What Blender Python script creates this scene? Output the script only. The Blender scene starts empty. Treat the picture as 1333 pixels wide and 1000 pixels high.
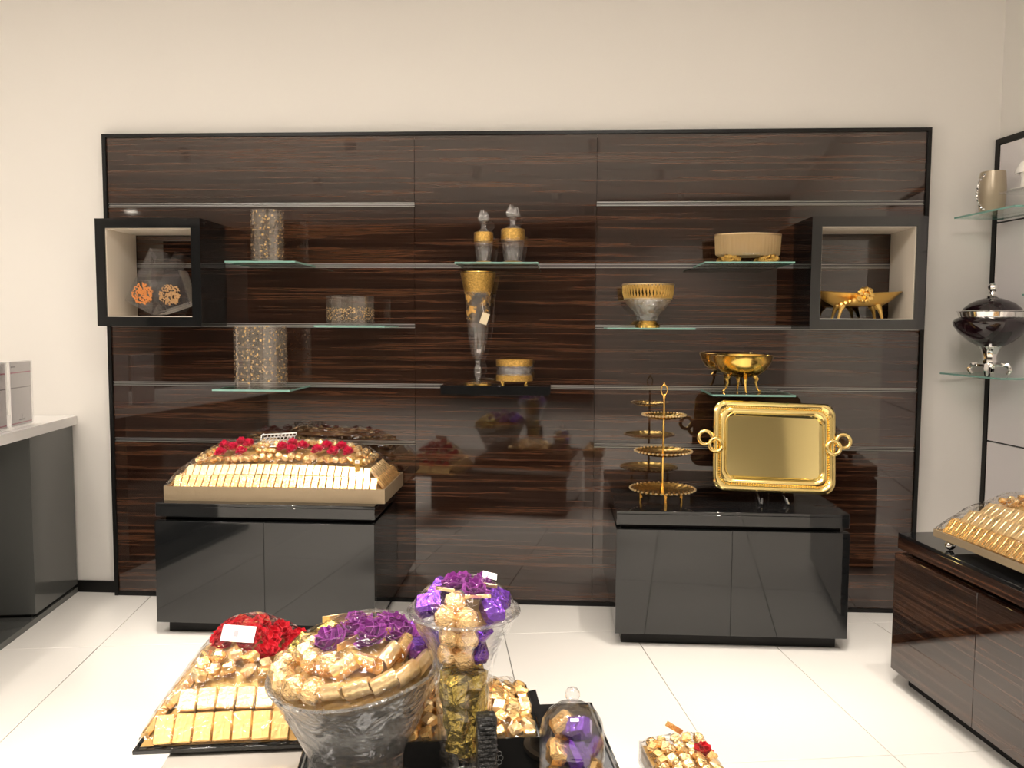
import bpy, bmesh, math, random
from mathutils import Vector, Matrix, Euler
random.seed(7)
SC = bpy.context.scene
COL = SC.collection
PI = math.pi
R = math.radians

# ------------------------------------------------------------------ camera
# World: X along the dark display panel, Y into the wall, Z up; metres.
# The floor tiles, the side wall, the counter and the tables are turned by AL against the panel.
AL, PY = 0.1513, 4.2292
CAM_LOC = Vector((PY * math.sin(AL), -PY * math.cos(AL), 1.4284))
PITCH, ROLL, YAW, FPX = 0.0706, 0.0048, 0.0965 - AL, 1084.7
fw = Vector((math.sin(YAW) * math.cos(PITCH), math.cos(YAW) * math.cos(PITCH), -math.sin(PITCH)))
r0 = Vector((math.cos(YAW), -math.sin(YAW), 0)); u0 = r0.cross(fw)
rr = math.cos(ROLL) * r0 + math.sin(ROLL) * u0; uu = rr.cross(fw)
cd = bpy.data.cameras.new('camera'); cam = bpy.data.objects.new('camera', cd); COL.objects.link(cam)
m = Matrix((rr, uu, -fw)).transposed().to_4x4(); m.translation = CAM_LOC
cam.matrix_world = m
cd.sensor_fit = 'HORIZONTAL'; cd.sensor_width = 36.0; cd.lens = FPX / 1333 * 36.0
cd.clip_start = 0.05; cd.clip_end = 60
SC.camera = cam

# ------------------------------------------------------------------ world, light, exposure
w = bpy.data.worlds.new('world'); SC.world = w; w.use_nodes = True
w.node_tree.nodes['Background'].inputs[0].default_value = (1.0, 0.93, 0.85, 1)
w.node_tree.nodes['Background'].inputs[1].default_value = 0.05
SC.view_settings.view_transform = 'Standard'; SC.view_settings.look = 'None'
SC.view_settings.gamma = 1.0; SC.view_settings.use_curve_mapping = False
SC.view_settings.exposure = 0.0
SC.cycles.use_denoising = True
SC.cycles.max_bounces = 10; SC.cycles.transparent_max_bounces = 40
SC.cycles.diffuse_bounces = 4; SC.cycles.glossy_bounces = 5
SC.cycles.sample_clamp_indirect = 6.0
SC.cycles.caustics_reflective = False; SC.cycles.caustics_refractive = False
CEIL = 3.4
SPOT_W = 95.0
FILL_W = 62.0
WARM = (1.0, 0.905, 0.80)

def t2w(tx, ty, z=0.0):
    return Vector((tx * math.cos(AL) - (ty - PY) * math.sin(AL), tx * math.sin(AL) + (ty - PY) * math.cos(AL), z))

# ------------------------------------------------------------------ materials
MATS = {}
def new_mat(name):
    mt = bpy.data.materials.new(name); mt.use_nodes = True
    nt = mt.node_tree; MATS[name] = mt
    return mt, nt, nt.nodes['Principled BSDF']
def pm(name, col, rough=0.5, metal=0.0, spec=0.5, coat=0.0, bump=None, var=None, emit=None):
    mt, nt, b = new_mat(name)
    b.inputs['Base Color'].default_value = (*col, 1)
    b.inputs['Roughness'].default_value = rough; b.inputs['Metallic'].default_value = metal
    b.inputs['Specular IOR Level'].default_value = spec
    b.inputs['Coat Weight'].default_value = coat
    tc = nt.nodes.new('ShaderNodeTexCoord')
    if var:
        n = nt.nodes.new('ShaderNodeTexNoise'); n.inputs['Scale'].default_value = var[0]; n.inputs['Detail'].default_value = 4
        nt.links.new(tc.outputs['Object'], n.inputs['Vector'])
        mx = nt.nodes.new('ShaderNodeMix'); mx.data_type = 'RGBA'
        mx.inputs[6].default_value = (*col, 1); mx.inputs[7].default_value = (*[c * var[1] for c in col], 1)
        nt.links.new(n.outputs['Fac'], mx.inputs[0]); nt.links.new(mx.outputs[2], b.inputs['Base Color'])
    if bump:
        n2 = nt.nodes.new('ShaderNodeTexNoise'); n2.inputs['Scale'].default_value = bump[0]; n2.inputs['Detail'].default_value = 3
        nt.links.new(tc.outputs['Object'], n2.inputs['Vector'])
        bp = nt.nodes.new('ShaderNodeBump'); bp.inputs['Strength'].default_value = bump[1]; bp.inputs['Distance'].default_value = bump[2]
        nt.links.new(n2.outputs['Fac'], bp.inputs['Height']); nt.links.new(bp.outputs['Normal'], b.inputs['Normal'])
    if emit:
        b.inputs['Emission Color'].default_value = (*emit[0], 1); b.inputs['Emission Strength'].default_value = emit[1]
    return mt
def glass(name, tint=(0.97, 0.98, 0.98), ior=1.45, rough=0.02, bump=None, gloss=(1, 1, 1), refr=0.0, haze=0.0, hazecol=(.9, .9, .92), pattern=None, mul=1.0):
    """clear thin glass or film: straight transmission plus Fresnel reflection, optional printed gold"""
    mt = bpy.data.materials.new(name); mt.use_nodes = True; nt = mt.node_tree; MATS[name] = mt
    for n in list(nt.nodes): nt.nodes.remove(n)
    out = nt.nodes.new('ShaderNodeOutputMaterial')
    tr = nt.nodes.new('ShaderNodeBsdfTransparent'); tr.inputs[0].default_value = (*tint, 1)
    gl = nt.nodes.new('ShaderNodeBsdfGlossy'); gl.inputs['Color'].default_value = (*gloss, 1); gl.inputs['Roughness'].default_value = rough
    fr = nt.nodes.new('ShaderNodeLayerWeight'); fr.inputs['Blend'].default_value = .5      # Facing = 1 - |cos|
    f0 = ((ior - 1) / (ior + 1)) ** 2 * mul
    pw = nt.nodes.new('ShaderNodeMath'); pw.operation = 'POWER'; pw.inputs[1].default_value = 4.5
    nt.links.new(fr.outputs['Facing'], pw.inputs[0])
    mu = nt.nodes.new('ShaderNodeMath'); mu.operation = 'MULTIPLY_ADD'; mu.inputs[1].default_value = .85 - f0; mu.inputs[2].default_value = f0; mu.use_clamp = True
    nt.links.new(pw.outputs[0], mu.inputs[0])
    mx = nt.nodes.new('ShaderNodeMixShader')
    nt.links.new(mu.outputs[0], mx.inputs[0]); nt.links.new(tr.outputs[0], mx.inputs[1]); nt.links.new(gl.outputs[0], mx.inputs[2])
    tc = nt.nodes.new('ShaderNodeTexCoord')
    if bump:
        n2 = nt.nodes.new('ShaderNodeTexNoise'); n2.inputs['Scale'].default_value = bump[0]; n2.inputs['Detail'].default_value = 2
        n2.inputs['Distortion'].default_value = 1.2
        nt.links.new(tc.outputs['Object'], n2.inputs['Vector'])
        bp = nt.nodes.new('ShaderNodeBump'); bp.inputs['Strength'].default_value = bump[1]; bp.inputs['Distance'].default_value = bump[2]
        nt.links.new(n2.outputs['Fac'], bp.inputs['Height'])
        nt.links.new(bp.outputs['Normal'], gl.inputs['Normal']); nt.links.new(bp.outputs['Normal'], fr.inputs['Normal'])
    last = mx
    if refr:
        rf = nt.nodes.new('ShaderNodeBsdfRefraction'); rf.inputs['Color'].default_value = (*tint, 1); rf.inputs['IOR'].default_value = 1.25; rf.inputs['Roughness'].default_value = .02
        if bump: nt.links.new(bp.outputs['Normal'], rf.inputs['Normal'])
        mr = nt.nodes.new('ShaderNodeMixShader'); mr.inputs[0].default_value = refr
        nt.links.new(tr.outputs[0], mr.inputs[1]); nt.links.new(rf.outputs[0], mr.inputs[2]); nt.links.new(mr.outputs[0], mx.inputs[1])
    if haze:
        df = nt.nodes.new('ShaderNodeBsdfDiffuse'); df.inputs[0].default_value = (*hazecol, 1)
        m2 = nt.nodes.new('ShaderNodeMixShader'); m2.inputs[0].default_value = haze
        nt.links.new(last.outputs[0], m2.inputs[1]); nt.links.new(df.outputs[0], m2.inputs[2]); last = m2
    if pattern:
        scale, lo, hi, pcol, z0, z1 = pattern
        vo = nt.nodes.new('ShaderNodeTexVoronoi'); vo.feature = 'F1'; vo.inputs['Scale'].default_value = scale
        no = nt.nodes.new('ShaderNodeTexNoise'); no.inputs['Scale'].default_value = scale * 2.2; no.inputs['Detail'].default_value = 3
        nt.links.new(tc.outputs['Object'], vo.inputs['Vector']); nt.links.new(tc.outputs['Object'], no.inputs['Vector'])
        ad = nt.nodes.new('ShaderNodeMath'); ad.operation = 'ADD'
        nt.links.new(vo.outputs['Distance'], ad.inputs[0]); nt.links.new(no.outputs['Fac'], ad.inputs[1])
        rp = nt.nodes.new('ShaderNodeMapRange'); rp.inputs[1].default_value = lo; rp.inputs[2].default_value = hi
        rp.inputs[3].default_value = 1.0; rp.inputs[4].default_value = 0.0
        nt.links.new(ad.outputs[0], rp.inputs[0])
        sp = nt.nodes.new('ShaderNodeSeparateXYZ'); nt.links.new(tc.outputs['Object'], sp.inputs[0])
        g1 = nt.nodes.new('ShaderNodeMapRange'); g1.inputs[1].default_value = z0; g1.inputs[2].default_value = z0 + .01
        g2 = nt.nodes.new('ShaderNodeMapRange'); g2.inputs[1].default_value = z1; g2.inputs[2].default_value = z1 + .01; g2.inputs[3].default_value = 1; g2.inputs[4].default_value = 0
        nt.links.new(sp.outputs[2], g1.inputs[0]); nt.links.new(sp.outputs[2], g2.inputs[0])
        a = nt.nodes.new('ShaderNodeMath'); a.operation = 'MULTIPLY'; nt.links.new(g1.outputs[0], a.inputs[0]); nt.links.new(g2.outputs[0], a.inputs[1])
        b = nt.nodes.new('ShaderNodeMath'); b.operation = 'MULTIPLY'; nt.links.new(a.outputs[0], b.inputs[0]); nt.links.new(rp.outputs[0], b.inputs[1])
        c = nt.nodes.new('ShaderNodeMath'); c.operation = 'MULTIPLY'; nt.links.new(b.outputs[0], c.inputs[0]); c.inputs[1].default_value = .7
        pb = nt.nodes.new('ShaderNodeBsdfPrincipled'); pb.inputs['Base Color'].default_value = (*pcol, 1); pb.inputs['Metallic'].default_value = .4; pb.inputs['Roughness'].default_value = .4
        m3 = nt.nodes.new('ShaderNodeMixShader')
        nt.links.new(c.outputs[0], m3.inputs[0]); nt.links.new(last.outputs[0], m3.inputs[1]); nt.links.new(pb.outputs[0], m3.inputs[2]); last = m3
    nt.links.new(last.outputs[0], out.inputs[0])
    return mt
def ebony():
    mt, nt, b = new_mat('ebony')
    tc = nt.nodes.new('ShaderNodeTexCoord')
    mp = nt.nodes.new('ShaderNodeMapping'); mp.inputs['Scale'].default_value = (0.45, 0.45, 26.0)
    nt.links.new(tc.outputs['Object'], mp.inputs['Vector'])
    n1 = nt.nodes.new('ShaderNodeTexNoise'); n1.inputs['Scale'].default_value = 1.6; n1.inputs['Detail'].default_value = 5; n1.inputs['Roughness'].default_value = .62; n1.inputs['Distortion'].default_value = .5
    nt.links.new(mp.outputs[0], n1.inputs['Vector'])
    mp2 = nt.nodes.new('ShaderNodeMapping'); mp2.inputs['Scale'].default_value = (0.9, 0.9, 60.0)
    nt.links.new(tc.outputs['Object'], mp2.inputs['Vector'])
    n2 = nt.nodes.new('ShaderNodeTexNoise'); n2.inputs['Scale'].default_value = 2.0; n2.inputs['Detail'].default_value = 3
    nt.links.new(mp2.outputs[0], n2.inputs['Vector'])
    ad = nt.nodes.new('ShaderNodeMath'); ad.operation = 'MULTIPLY_ADD'; ad.inputs[1].default_value = .35; nt.links.new(n2.outputs['Fac'], ad.inputs[0]); nt.links.new(n1.outputs['Fac'], ad.inputs[2])
    cr = nt.nodes.new('ShaderNodeValToRGB'); e = cr.color_ramp.elements
    e[0].position = .50; e[0].color = (.009, .0042, .0028, 1)
    e[1].position = .92; e[1].color = (.10, .042, .019, 1)
    for p, c in ((.60, (.017, .0075, .0047, 1)), (.68, (.028, .0120, .0070, 1)), (.73, (.040, .0175, .0100, 1)), (.765, (.090, .037, .018, 1)), (.795, (.034, .015, .008, 1))):
        x = cr.color_ramp.elements.new(p); x.color = c
    nt.links.new(ad.outputs[0], cr.inputs[0]); nt.links.new(cr.outputs[0], b.inputs['Base Color'])
    b.inputs['Roughness'].default_value = .04; b.inputs['Specular IOR Level'].default_value = 1.0
    return mt
pm('wall_white', (.765, .735, .690), .7, bump=(90, .05, .002), var=(1.2, .97))
pm('partition', (.34, .32, .30), .6)  # grey sets how strongly the added screen shows in the dark panel
pm('ceiling_white', (.85, .83, .80), .8)
pm('tile', (.86, .835, .79), .16, spec=.45, var=(2.5, .975))
pm('grout', (.22, .20, .18), .9)
pm('rear_dark', (.11, .09, .08), .6, var=(1.5, .6))
ebony()
pm('black_gloss', (.0075, .008, .0085), .045, spec=.75)
pm('black_trim', (.008, .0075, .007), .35, spec=.25)
pm('black_matt', (.012, .012, .012), .55)
pm('cream_lining', (.74, .66, .55), .5)
pm('aluminium', (.42, .41, .40), .38, .8)
pm('white_gloss', (.84, .82, .80), .15)
pm('pearl_white', (.74, .70, .70), .2)
pm('grey_gloss', (.085, .088, .084), .07)
pm('grey_table', (.40, .37, .33), .09)
pm('gold', (.96, .62, .16), .17, 1.0, bump=(40, .03, .004))
pm('gold_satin', (.95, .64, .20), .34, 1.0)
pm('gold_mirror', (.96, .80, .38), .06, 1.0)
pm('brass', (1.0, .78, .32), .15, 1.0, bump=(30, .04, .004))
pm('gold_relief', (.95, .58, .16), .33, 1.0, bump=(170, .6, .01), var=(130, .12))
pm('gold_lattice', (.80, .55, .18), .35, 1.0, bump=(220, .6, .01))
pm('champagne', (.62, .47, .27), .32, .85, bump=(160, .35, .01))
pm('chrome', (.86, .84, .82), .09, 1.0)
pm('foil_gold', (.96, .62, .25), .27, .80, bump=(60, .30, .012))
pm('foil_pale', (.98, .72, .38), .28, .76, bump=(60, .28, .012))
pm('foil_ball', (.96, .66, .32), .24, .82, bump=(110, .5, .014))
pm('foil_olive', (.55, .42, .11), .20, .95, bump=(40, .6, .02))
pm('foil_purple', (.16, .045, .42), .20, .75, bump=(80, .25, .01))
pm('paper_purple', (.34, .055, .36), .45, .1, bump=(60, .3, .01))
pm('paper_red', (.62, .012, .028), .5, bump=(60, .3, .01))
pm('rose_red', (.60, .010, .060), .4)
pm('satin_ivory', (.78, .66, .45), .3, .2, bump=(30, .2, .01))
pm('liner', (.55, .33, .10), .5, .4)
pm('card_white', (.86, .84, .82), .5)
pm('card_pink', (.68, .22, .30), .5)
pm('print_grey', (.36, .31, .33), .6)
pm('leaf_paper', (.90, .85, .855), .35)
pm('kraft', (.36, .275, .175), .38, .35, bump=(25, .25, .01))
pm('silver_lace', (.72, .70, .68), .4, .5)
pm('wood_base', (.72, .52, .33), .45, var=(20, .8))
pm('jewel', (.92, .90, .88), .08, .9)
pm('cream_vase', (.46, .38, .27), .28, .25, var=(6, .8))
pm('porcelain', (.85, .82, .78), .25)
pm('dark_crystal', (.012, .004, .006), .05, spec=.8)
pm('croc', (.016, .016, .016), .3, bump=(70, .8, .02))
pm('logo_silver', (.30, .30, .30), .3, .6)
pm('lamp_lens', (1, .95, .88), .4, emit=((1.0, .90, .76), 30.0))
pm('fill_diffuser', (1, .95, .88), .4, emit=((1.0, .90, .78), 3.0))  # glow of the added fill fixtures
pm('flower_print', (.62, .22, .05), .5)
pm('flower_print_brown', (.36, .20, .08), .5)
glass('shelf_glass', (.90, .965, .945), 1.5, .01)
glass('shelf_edge', (.45, .68, .60), 1.5, .05, haze=.55, hazecol=(.34, .58, .51))
glass('clear_glass', (.955, .96, .96), 1.5, .02, haze=.02, mul=1.3)
glass('crystal', (.965, .97, .975), 1.55, .02, bump=(20, .9, .03), haze=.02, hazecol=(.80, .82, .84), mul=3.5, refr=.30)
glass('crystal_fine', (.97, .97, .975), 1.5, .02, bump=(40, .8, .015), haze=.012, mul=2.4)
glass('crystal_clear', (.975, .977, .98), 1.5, .012, bump=(14, .2, .02), haze=.004, mul=1.5)
glass('cellophane', (.992, .992, .992), 1.40, .03, bump=(20, .8, .03), mul=1.7)
glass('acrylic', (.965, .965, .965), 1.45, .03, haze=.04, mul=2.5)
glass('crystal_bowl', (.975, .98, .985), 1.5, .015, bump=(16, .35, .03), haze=.09, hazecol=(.78, .80, .82), mul=2.4, refr=.6)  # grey haze stands in for floor light refracted by the crystal
glass('vase_pane', (.975, .975, .975), 1.5, .02, haze=.008, mul=1.8)
glass('print_tall', (.965, .96, .95), 1.5, .03, haze=.02, hazecol=(.7, .62, .52), pattern=(46, .58, .80, (.72, .48, .20), .02, .9), mul=2.4)
glass('print_band', (.965, .96, .95), 1.5, .03, haze=.02, hazecol=(.7, .62, .52), pattern=(80, .64, .88, (.60, .40, .17), .018, .085), mul=1.4)
glass('print_gold_drip', (.965, .96, .95), 1.5, .03, haze=.012, pattern=(22, .78, 1.02, (.85, .50, .14), .31, .45), mul=1.1)
glass('fluted_gold', (.80, .62, .36), 1.5, .12, haze=.60, hazecol=(.58, .42, .22))
M = MATS

# ------------------------------------------------------------------ mesh helpers
class MB:
    def __init__(s): s.v = []; s.f = []
    def add(s, vs, fs, mat=None):
        o = len(s.v)
        for p in vs:
            p = Vector(p)
            s.v.append(mat @ p if mat is not None else p)
        s.f += [tuple(i + o for i in f) for f in fs]
        return s
    def box(s, c, d, rot=None, bev=0.0):
        hx, hy, hz = d[0] / 2, d[1] / 2, d[2] / 2
        mt = Matrix.Translation(c) @ (Euler(rot).to_matrix().to_4x4() if rot else Matrix.Identity(4))
        if bev <= 0:
            vs = [(x, y, z) for z in (-hz, hz) for y in (-hy, hy) for x in (-hx, hx)]
            s.add(vs, [(0, 2, 3, 1), (4, 5, 7, 6), (0, 1, 5, 4), (2, 6, 7, 3), (0, 4, 6, 2), (1, 3, 7, 5)], mt)
        else:
            bm = bmesh.new(); bmesh.ops.create_cube(bm, size=1)
            for v in bm.verts: v.co = Vector((v.co.x * d[0], v.co.y * d[1], v.co.z * d[2]))
            bmesh.ops.bevel(bm, geom=list(bm.edges), offset=bev, segments=1, affect='EDGES')
            bm.verts.index_update()
            s.add([v.co.copy() for v in bm.verts], [[v.index for v in f.verts] for f in bm.faces], mt); bm.free()
        return s
    def lathe(s, prof, seg=32, c=(0, 0, 0), fn=None, mat=None, closed=False):
        vs = []; n = len(prof)
        for (r, z) in prof:
            for k in range(seg):
                a = 2 * PI * k / seg
                p = Vector((r * math.cos(a), r * math.sin(a), z))
                if fn: p = Vector(fn(p, a))
                vs.append(p + Vector(c))
        fs = []
        for i in range(n if closed else n - 1):
            j = (i + 1) % n
            for k in range(seg):
                k2 = (k + 1) % seg
                fs.append((i * seg + k, i * seg + k2, j * seg + k2, j * seg + k))
        if not closed:
            if prof[0][0] > 1e-6: fs.append(tuple(reversed(range(seg))))
            if prof[-1][0] > 1e-6: fs.append(tuple((n - 1) * seg + k for k in range(seg)))
        return s.add(vs, fs, mat)
    def tube(s, pts, rad, seg=8, closed=False):
        pts = [Vector(p) for p in pts]; n = len(pts)
        rad = rad if isinstance(rad, (list, tuple)) else [rad] * n
        vs = []; up = None
        for i, p in enumerate(pts):
            if closed: t = pts[(i + 1) % n] - pts[i - 1]
            else: t = pts[min(i + 1, n - 1)] - pts[max(i - 1, 0)]
            t.normalize()
            if up is None: up = Vector((0, 0, 1)) if abs(t.z) < .9 else Vector((1, 0, 0))
            a = t.cross(up).normalized(); b = a.cross(t).normalized(); up = b
            for k in range(seg):
                th = 2 * PI * k / seg
                vs.append(p + rad[i] * (math.cos(th) * a + math.sin(th) * b))
        fs = []
        for i in range(n if closed else n - 1):
            j = (i + 1) % n
            for k in range(seg):
                k2 = (k + 1) % seg
                fs.append((i * seg + k, i * seg + k2, j * seg + k2, j * seg + k))
        if not closed: fs += [tuple(reversed(range(seg))), tuple((n - 1) * seg + k for k in range(seg))]
        return s.add(vs, fs)
    def ring(s, c, rad, r, axis='z', n=28, seg=8):
        c = Vector(c); pts = []
        for k in range(n):
            a = 2 * PI * k / n; x, y = rad * math.cos(a), rad * math.sin(a)
            pts.append(c + Vector({'z': (x, y, 0), 'y': (x, 0, y), 'x': (0, x, y)}[axis]))
        return s.tube(pts, r, seg, True)
    def prism(s, pts, z0, z1, mat=None):
        n = len(pts)
        vs = [(x, y, z0) for x, y in pts] + [(x, y, z1) for x, y in pts]
        fs = [tuple(reversed(range(n))), tuple(range(n, 2 * n))] + [(i, (i + 1) % n, (i + 1) % n + n, i + n) for i in range(n)]
        return s.add(vs, fs, mat)
    def ico(s, c, r, sub=2, jit=0.0, sc=(1, 1, 1)):
        bm = bmesh.new(); bmesh.ops.create_icosphere(bm, subdivisions=sub, radius=r)
        vs = []
        for v in bm.verts:
            k = 1 + random.uniform(-jit, jit)
            vs.append(Vector((v.co.x * sc[0] * k, v.co.y * sc[1] * k, v.co.z * sc[2] * k)) + Vector(c))
        bm.verts.index_update(); fs = [[v.index for v in f.verts] for f in bm.faces]; bm.free()
        return s.add(vs, fs)
    def mesh(s, name, mat, smooth=40):
        me = bpy.data.meshes.new(name); me.from_pydata([tuple(v) for v in s.v], [], s.f)
        bm = bmesh.new(); bm.from_mesh(me); bmesh.ops.recalc_face_normals(bm, faces=bm.faces); bm.to_mesh(me); bm.free()
        if smooth:
            me.polygons.foreach_set('use_smooth', [True] * len(me.polygons)); me.set_sharp_from_angle(angle=R(smooth))
        me.materials.append(M[mat]); me.update(); return me
    def build(s, name, mat, parent=None, smooth=40):
        return link(name, s.mesh(name, mat, smooth), parent)
def link(name, me, parent=None, loc=None, rot=None, scale=None):
    o = bpy.data.objects.new(name, me); COL.objects.link(o)
    if parent is not None: o.parent = parent
    if loc is not None: o.location = loc
    if rot is not None: o.rotation_euler = rot
    if scale is not None: o.scale = scale
    return o
def tag(o, label=None, cat=None, group=None, kind=None):
    if label: o['label'] = label
    if cat: o['category'] = cat
    if group: o['group'] = group
    if kind: o['kind'] = kind
    return o
def thing(name, label, cat, loc=(0, 0, 0), rz=0.0, group=None, kind=None):
    o = bpy.data.objects.new(name, None); COL.objects.link(o); o.empty_display_size = .05
    o.location = loc; o.rotation_euler = (0, 0, rz)
    return tag(o, label, cat, group, kind)
def copy_tree(o, parent=None):
    c = o.copy(); COL.objects.link(c); c.parent = parent
    for ch in list(o.children): copy_tree(ch, c)
    return c
def rrect(w_, d_, r, n=5):
    pts = []
    for cx, cy, a0 in ((w_ / 2 - r, d_ / 2 - r, 0), (-w_ / 2 + r, d_ / 2 - r, 90), (-w_ / 2 + r, -d_ / 2 + r, 180), (w_ / 2 - r, -d_ / 2 + r, 270)):
        for k in range(n + 1):
            a = R(a0 + 90 * k / n); pts.append((cx + r * math.cos(a), cy + r * math.sin(a)))
    return pts

# ------------------------------------------------------------------ setting
WALL_Y = 0.05
fl = MB().prism([tuple(t2w(a, b).xy) for a, b in ((-9.8, -7.7), (2.9, -7.7), (2.9, 5.6), (-9.8, 5.6))], -.06, -.009).build('floor', 'grout')
tag(fl, 'large format cream glossy porcelain tile floor of the shop', 'floor', kind='structure')
tile_me = MB().box((0, 0, -.0045), (.597, 1.197, .009), bev=.0012).mesh('tile', 'tile')
TX0, TY0 = .3315, 3.7564
for i in range(-17, 4):
    for j in range(-9, 1):
        c = t2w(TX0 + (i + .5) * .6, TY0 + (j + .5) * 1.2)
        if c.y > .62: continue
        link('tile', tile_me, fl, c, (0, 0, AL))
b_ = MB().box((-3.7, WALL_Y + .06, CEIL / 2), (13.1, .12, CEIL))
tag(b_.build('wall_back', 'wall_white'), 'white painted wall behind and above the dark display panel', 'wall', kind='structure')
TXW = 2.741
p0, p1 = t2w(TXW, 3.87), t2w(TXW, -7.6)
q0, q1 = t2w(TXW + .12, 3.98), t2w(TXW + .12, -7.6)
tag(MB().prism([p0.xy[:], p1.xy[:], q1.xy[:], q0.xy[:]], 0, CEIL).build('wall_right', 'wall_white'), 'white painted side wall at the right edge of the photo', 'wall', kind='structure')
p0, p1 = t2w(-9.7, 5.4), t2w(-9.7, -7.6); q0, q1 = t2w(-9.8, 5.4), t2w(-9.8, -7.6)
tag(MB().prism([p0.xy[:], p1.xy[:], q1.xy[:], q0.xy[:]], 0, CEIL).build('wall_left', 'wall_white'), 'white wall on the far left of the shop', 'wall', kind='structure')
p0, p1 = t2w(-9.8, -7.6), t2w(2.9, -7.6); q0, q1 = t2w(-9.8, -7.75), t2w(2.9, -7.75)
tag(MB().prism([p0.xy[:], p1.xy[:], q1.xy[:], q0.xy[:]], 0, CEIL).build('wall_rear', 'rear_dark'), 'dark shop front wall behind the camera', 'wall', kind='structure')
tag(MB().prism([tuple(t2w(a, b).xy) for a, b in ((-9.8, -7.75), (2.9, -7.75), (2.9, 5.6), (-9.8, 5.6))], CEIL, CEIL + .08).build('ceiling', 'ceiling_white'), 'plain white shop ceiling', 'ceiling', kind='structure')
for k, (a0, a1) in enumerate(((-.17, 2.74),)):  # added to lay a pale veil over the right section of the panel
    pts = [tuple(t2w(a, b).xy) for a, b in ((a0, -5.2), (a1, -5.2), (a1, -5.0), (a0, -5.0))]
    tag(MB().prism(pts, 0, CEIL).build('wall_rear_%d' % (k + 1), 'partition'), 'unseen grey partition added behind the camera for its reflection', 'wall', kind='structure')
tag(MB().box((-1.93, WALL_Y - .008, .03), (.52, .014, .060)).build('baseboard_back', 'black_trim'), 'low black skirting between counter and dark panel', 'baseboard', kind='structure')

# ------------------------------------------------------------------ ceiling lamps and added fill (each carries its own light)
def downlight(x, y, power, label, tilt=(0, 0), size=70, group='surface mounted ceiling downlights', deep=True):
    t = thing('ceiling_downlight', label, 'downlight', (x, y, CEIL), group=group)
    if deep:  # deep housing keeps the lens out of the dark panel's reflection
        MB().lathe([(.056, -.13), (.060, -.13), (.060, -.001), (.0, -.001), (.0, -.012), (.056, -.012)], 24).build('housing', 'white_gloss', t)
        MB().lathe([(.0, -.030), (.054, -.030), (.054, -.014), (0, -.014)], 24).build('lens', 'lamp_lens', t)
    else:
        MB().lathe([(.052, -.001), (.075, -.001), (.078, -.010), (.060, -.014), (.052, -.006)], 24, closed=True).build('ring', 'white_gloss', t)
        MB().lathe([(.0, -.004), (.051, -.004), (.051, -.0005), (0, -.0005)], 24).build('lens', 'lamp_lens', t)
    if power:
        ld = bpy.data.lights.new('downlight_beam', 'SPOT'); ld.energy = power; ld.color = WARM
        ld.spot_size = R(size); ld.spot_blend = .8; ld.shadow_soft_size = .045
        lo = bpy.data.objects.new('downlight_beam', ld); COL.objects.link(lo); lo.parent = t
        lo.location = (0, 0, -.135 if deep else -.02); lo.rotation_euler = (R(tilt[0]), R(tilt[1]), 0)
    return t
DL = 'unseen cylindrical white downlight on the shop ceiling'
for x, y, p, ti, sz in ((-.70, -1.45, 3.4, (20, 0), 34), (-.95, -.85, .7, (0, 0), 60), (.35, -1.0, .5, (8, 0), 80), (1.55, -1.40, 2.4, (18, 0), 42), (-2.2, -1.0, .7, (0, 0), 85),
                     (-1.4, -2.3, 1.1, (0, 0), 85), (.15, -2.45, 1.7, (0, 0), 62), (1.6, -2.1, 1.1, (0, 0), 85), (2.2, -1.6, 1.5, (0, 8), 60), (-2.7, -2.6, .8, (0, 0), 85),
                     (-.35, -2.15, 1.6, (0, 0), 50)):
    downlight(x, y, p * SPOT_W, DL, ti, sz)
for x, y in ((-1.6, -4.8), (1.0, -4.9), (-3.6, -5.2), (-.4, -6.4), (1.9, -6.6), (-2.6, -7.0), (-5.4, -6.0), (.6, -8.3), (2.4, -8.2), (-1.8, -8.8), (-4.4, -8.6)):  # rear row added to brighten the ceiling mirrored in the dark panel
    downlight(x, y, SPOT_W * 2.2, DL, (0, 0), 120)
downlight(-6.9, -10.3, SPOT_W * .6, 'flat round recessed downlight far to the left', (0, 0), 90, None, False).scale = (2, 2, 1)
def fill_panel(x, y, power, label):  # added soft fill, placed where the dark panel does not mirror it
    t = thing('fill_light_panel', label, 'ceiling light', (x, y, CEIL), AL, 'added ceiling fill light panels')
    MB().box((0, 0, -.012), (1.26, .66, .022)).build('frame', 'white_gloss', t)
    MB().box((0, 0, -.0245), (1.2, .6, .003)).build('diffuser', 'fill_diffuser', t)
    ld = bpy.data.lights.new('fill_light', 'AREA'); ld.shape = 'RECTANGLE'; ld.size = 1.2; ld.size_y = .6; ld.energy = power; ld.color = (1, .92, .835)
    lo = bpy.data.objects.new('fill_light', ld); COL.objects.link(lo); lo.parent = t; lo.location = (0, 0, -.03)
for x, y, p in ((-1.6, -2.9, 1.1), (1.0, -3.1, 1.0), (-3.9, -2.4, .35)):
    fill_panel(x, y, p * FILL_W, 'large flat white fill light panel added on the ceiling')

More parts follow.
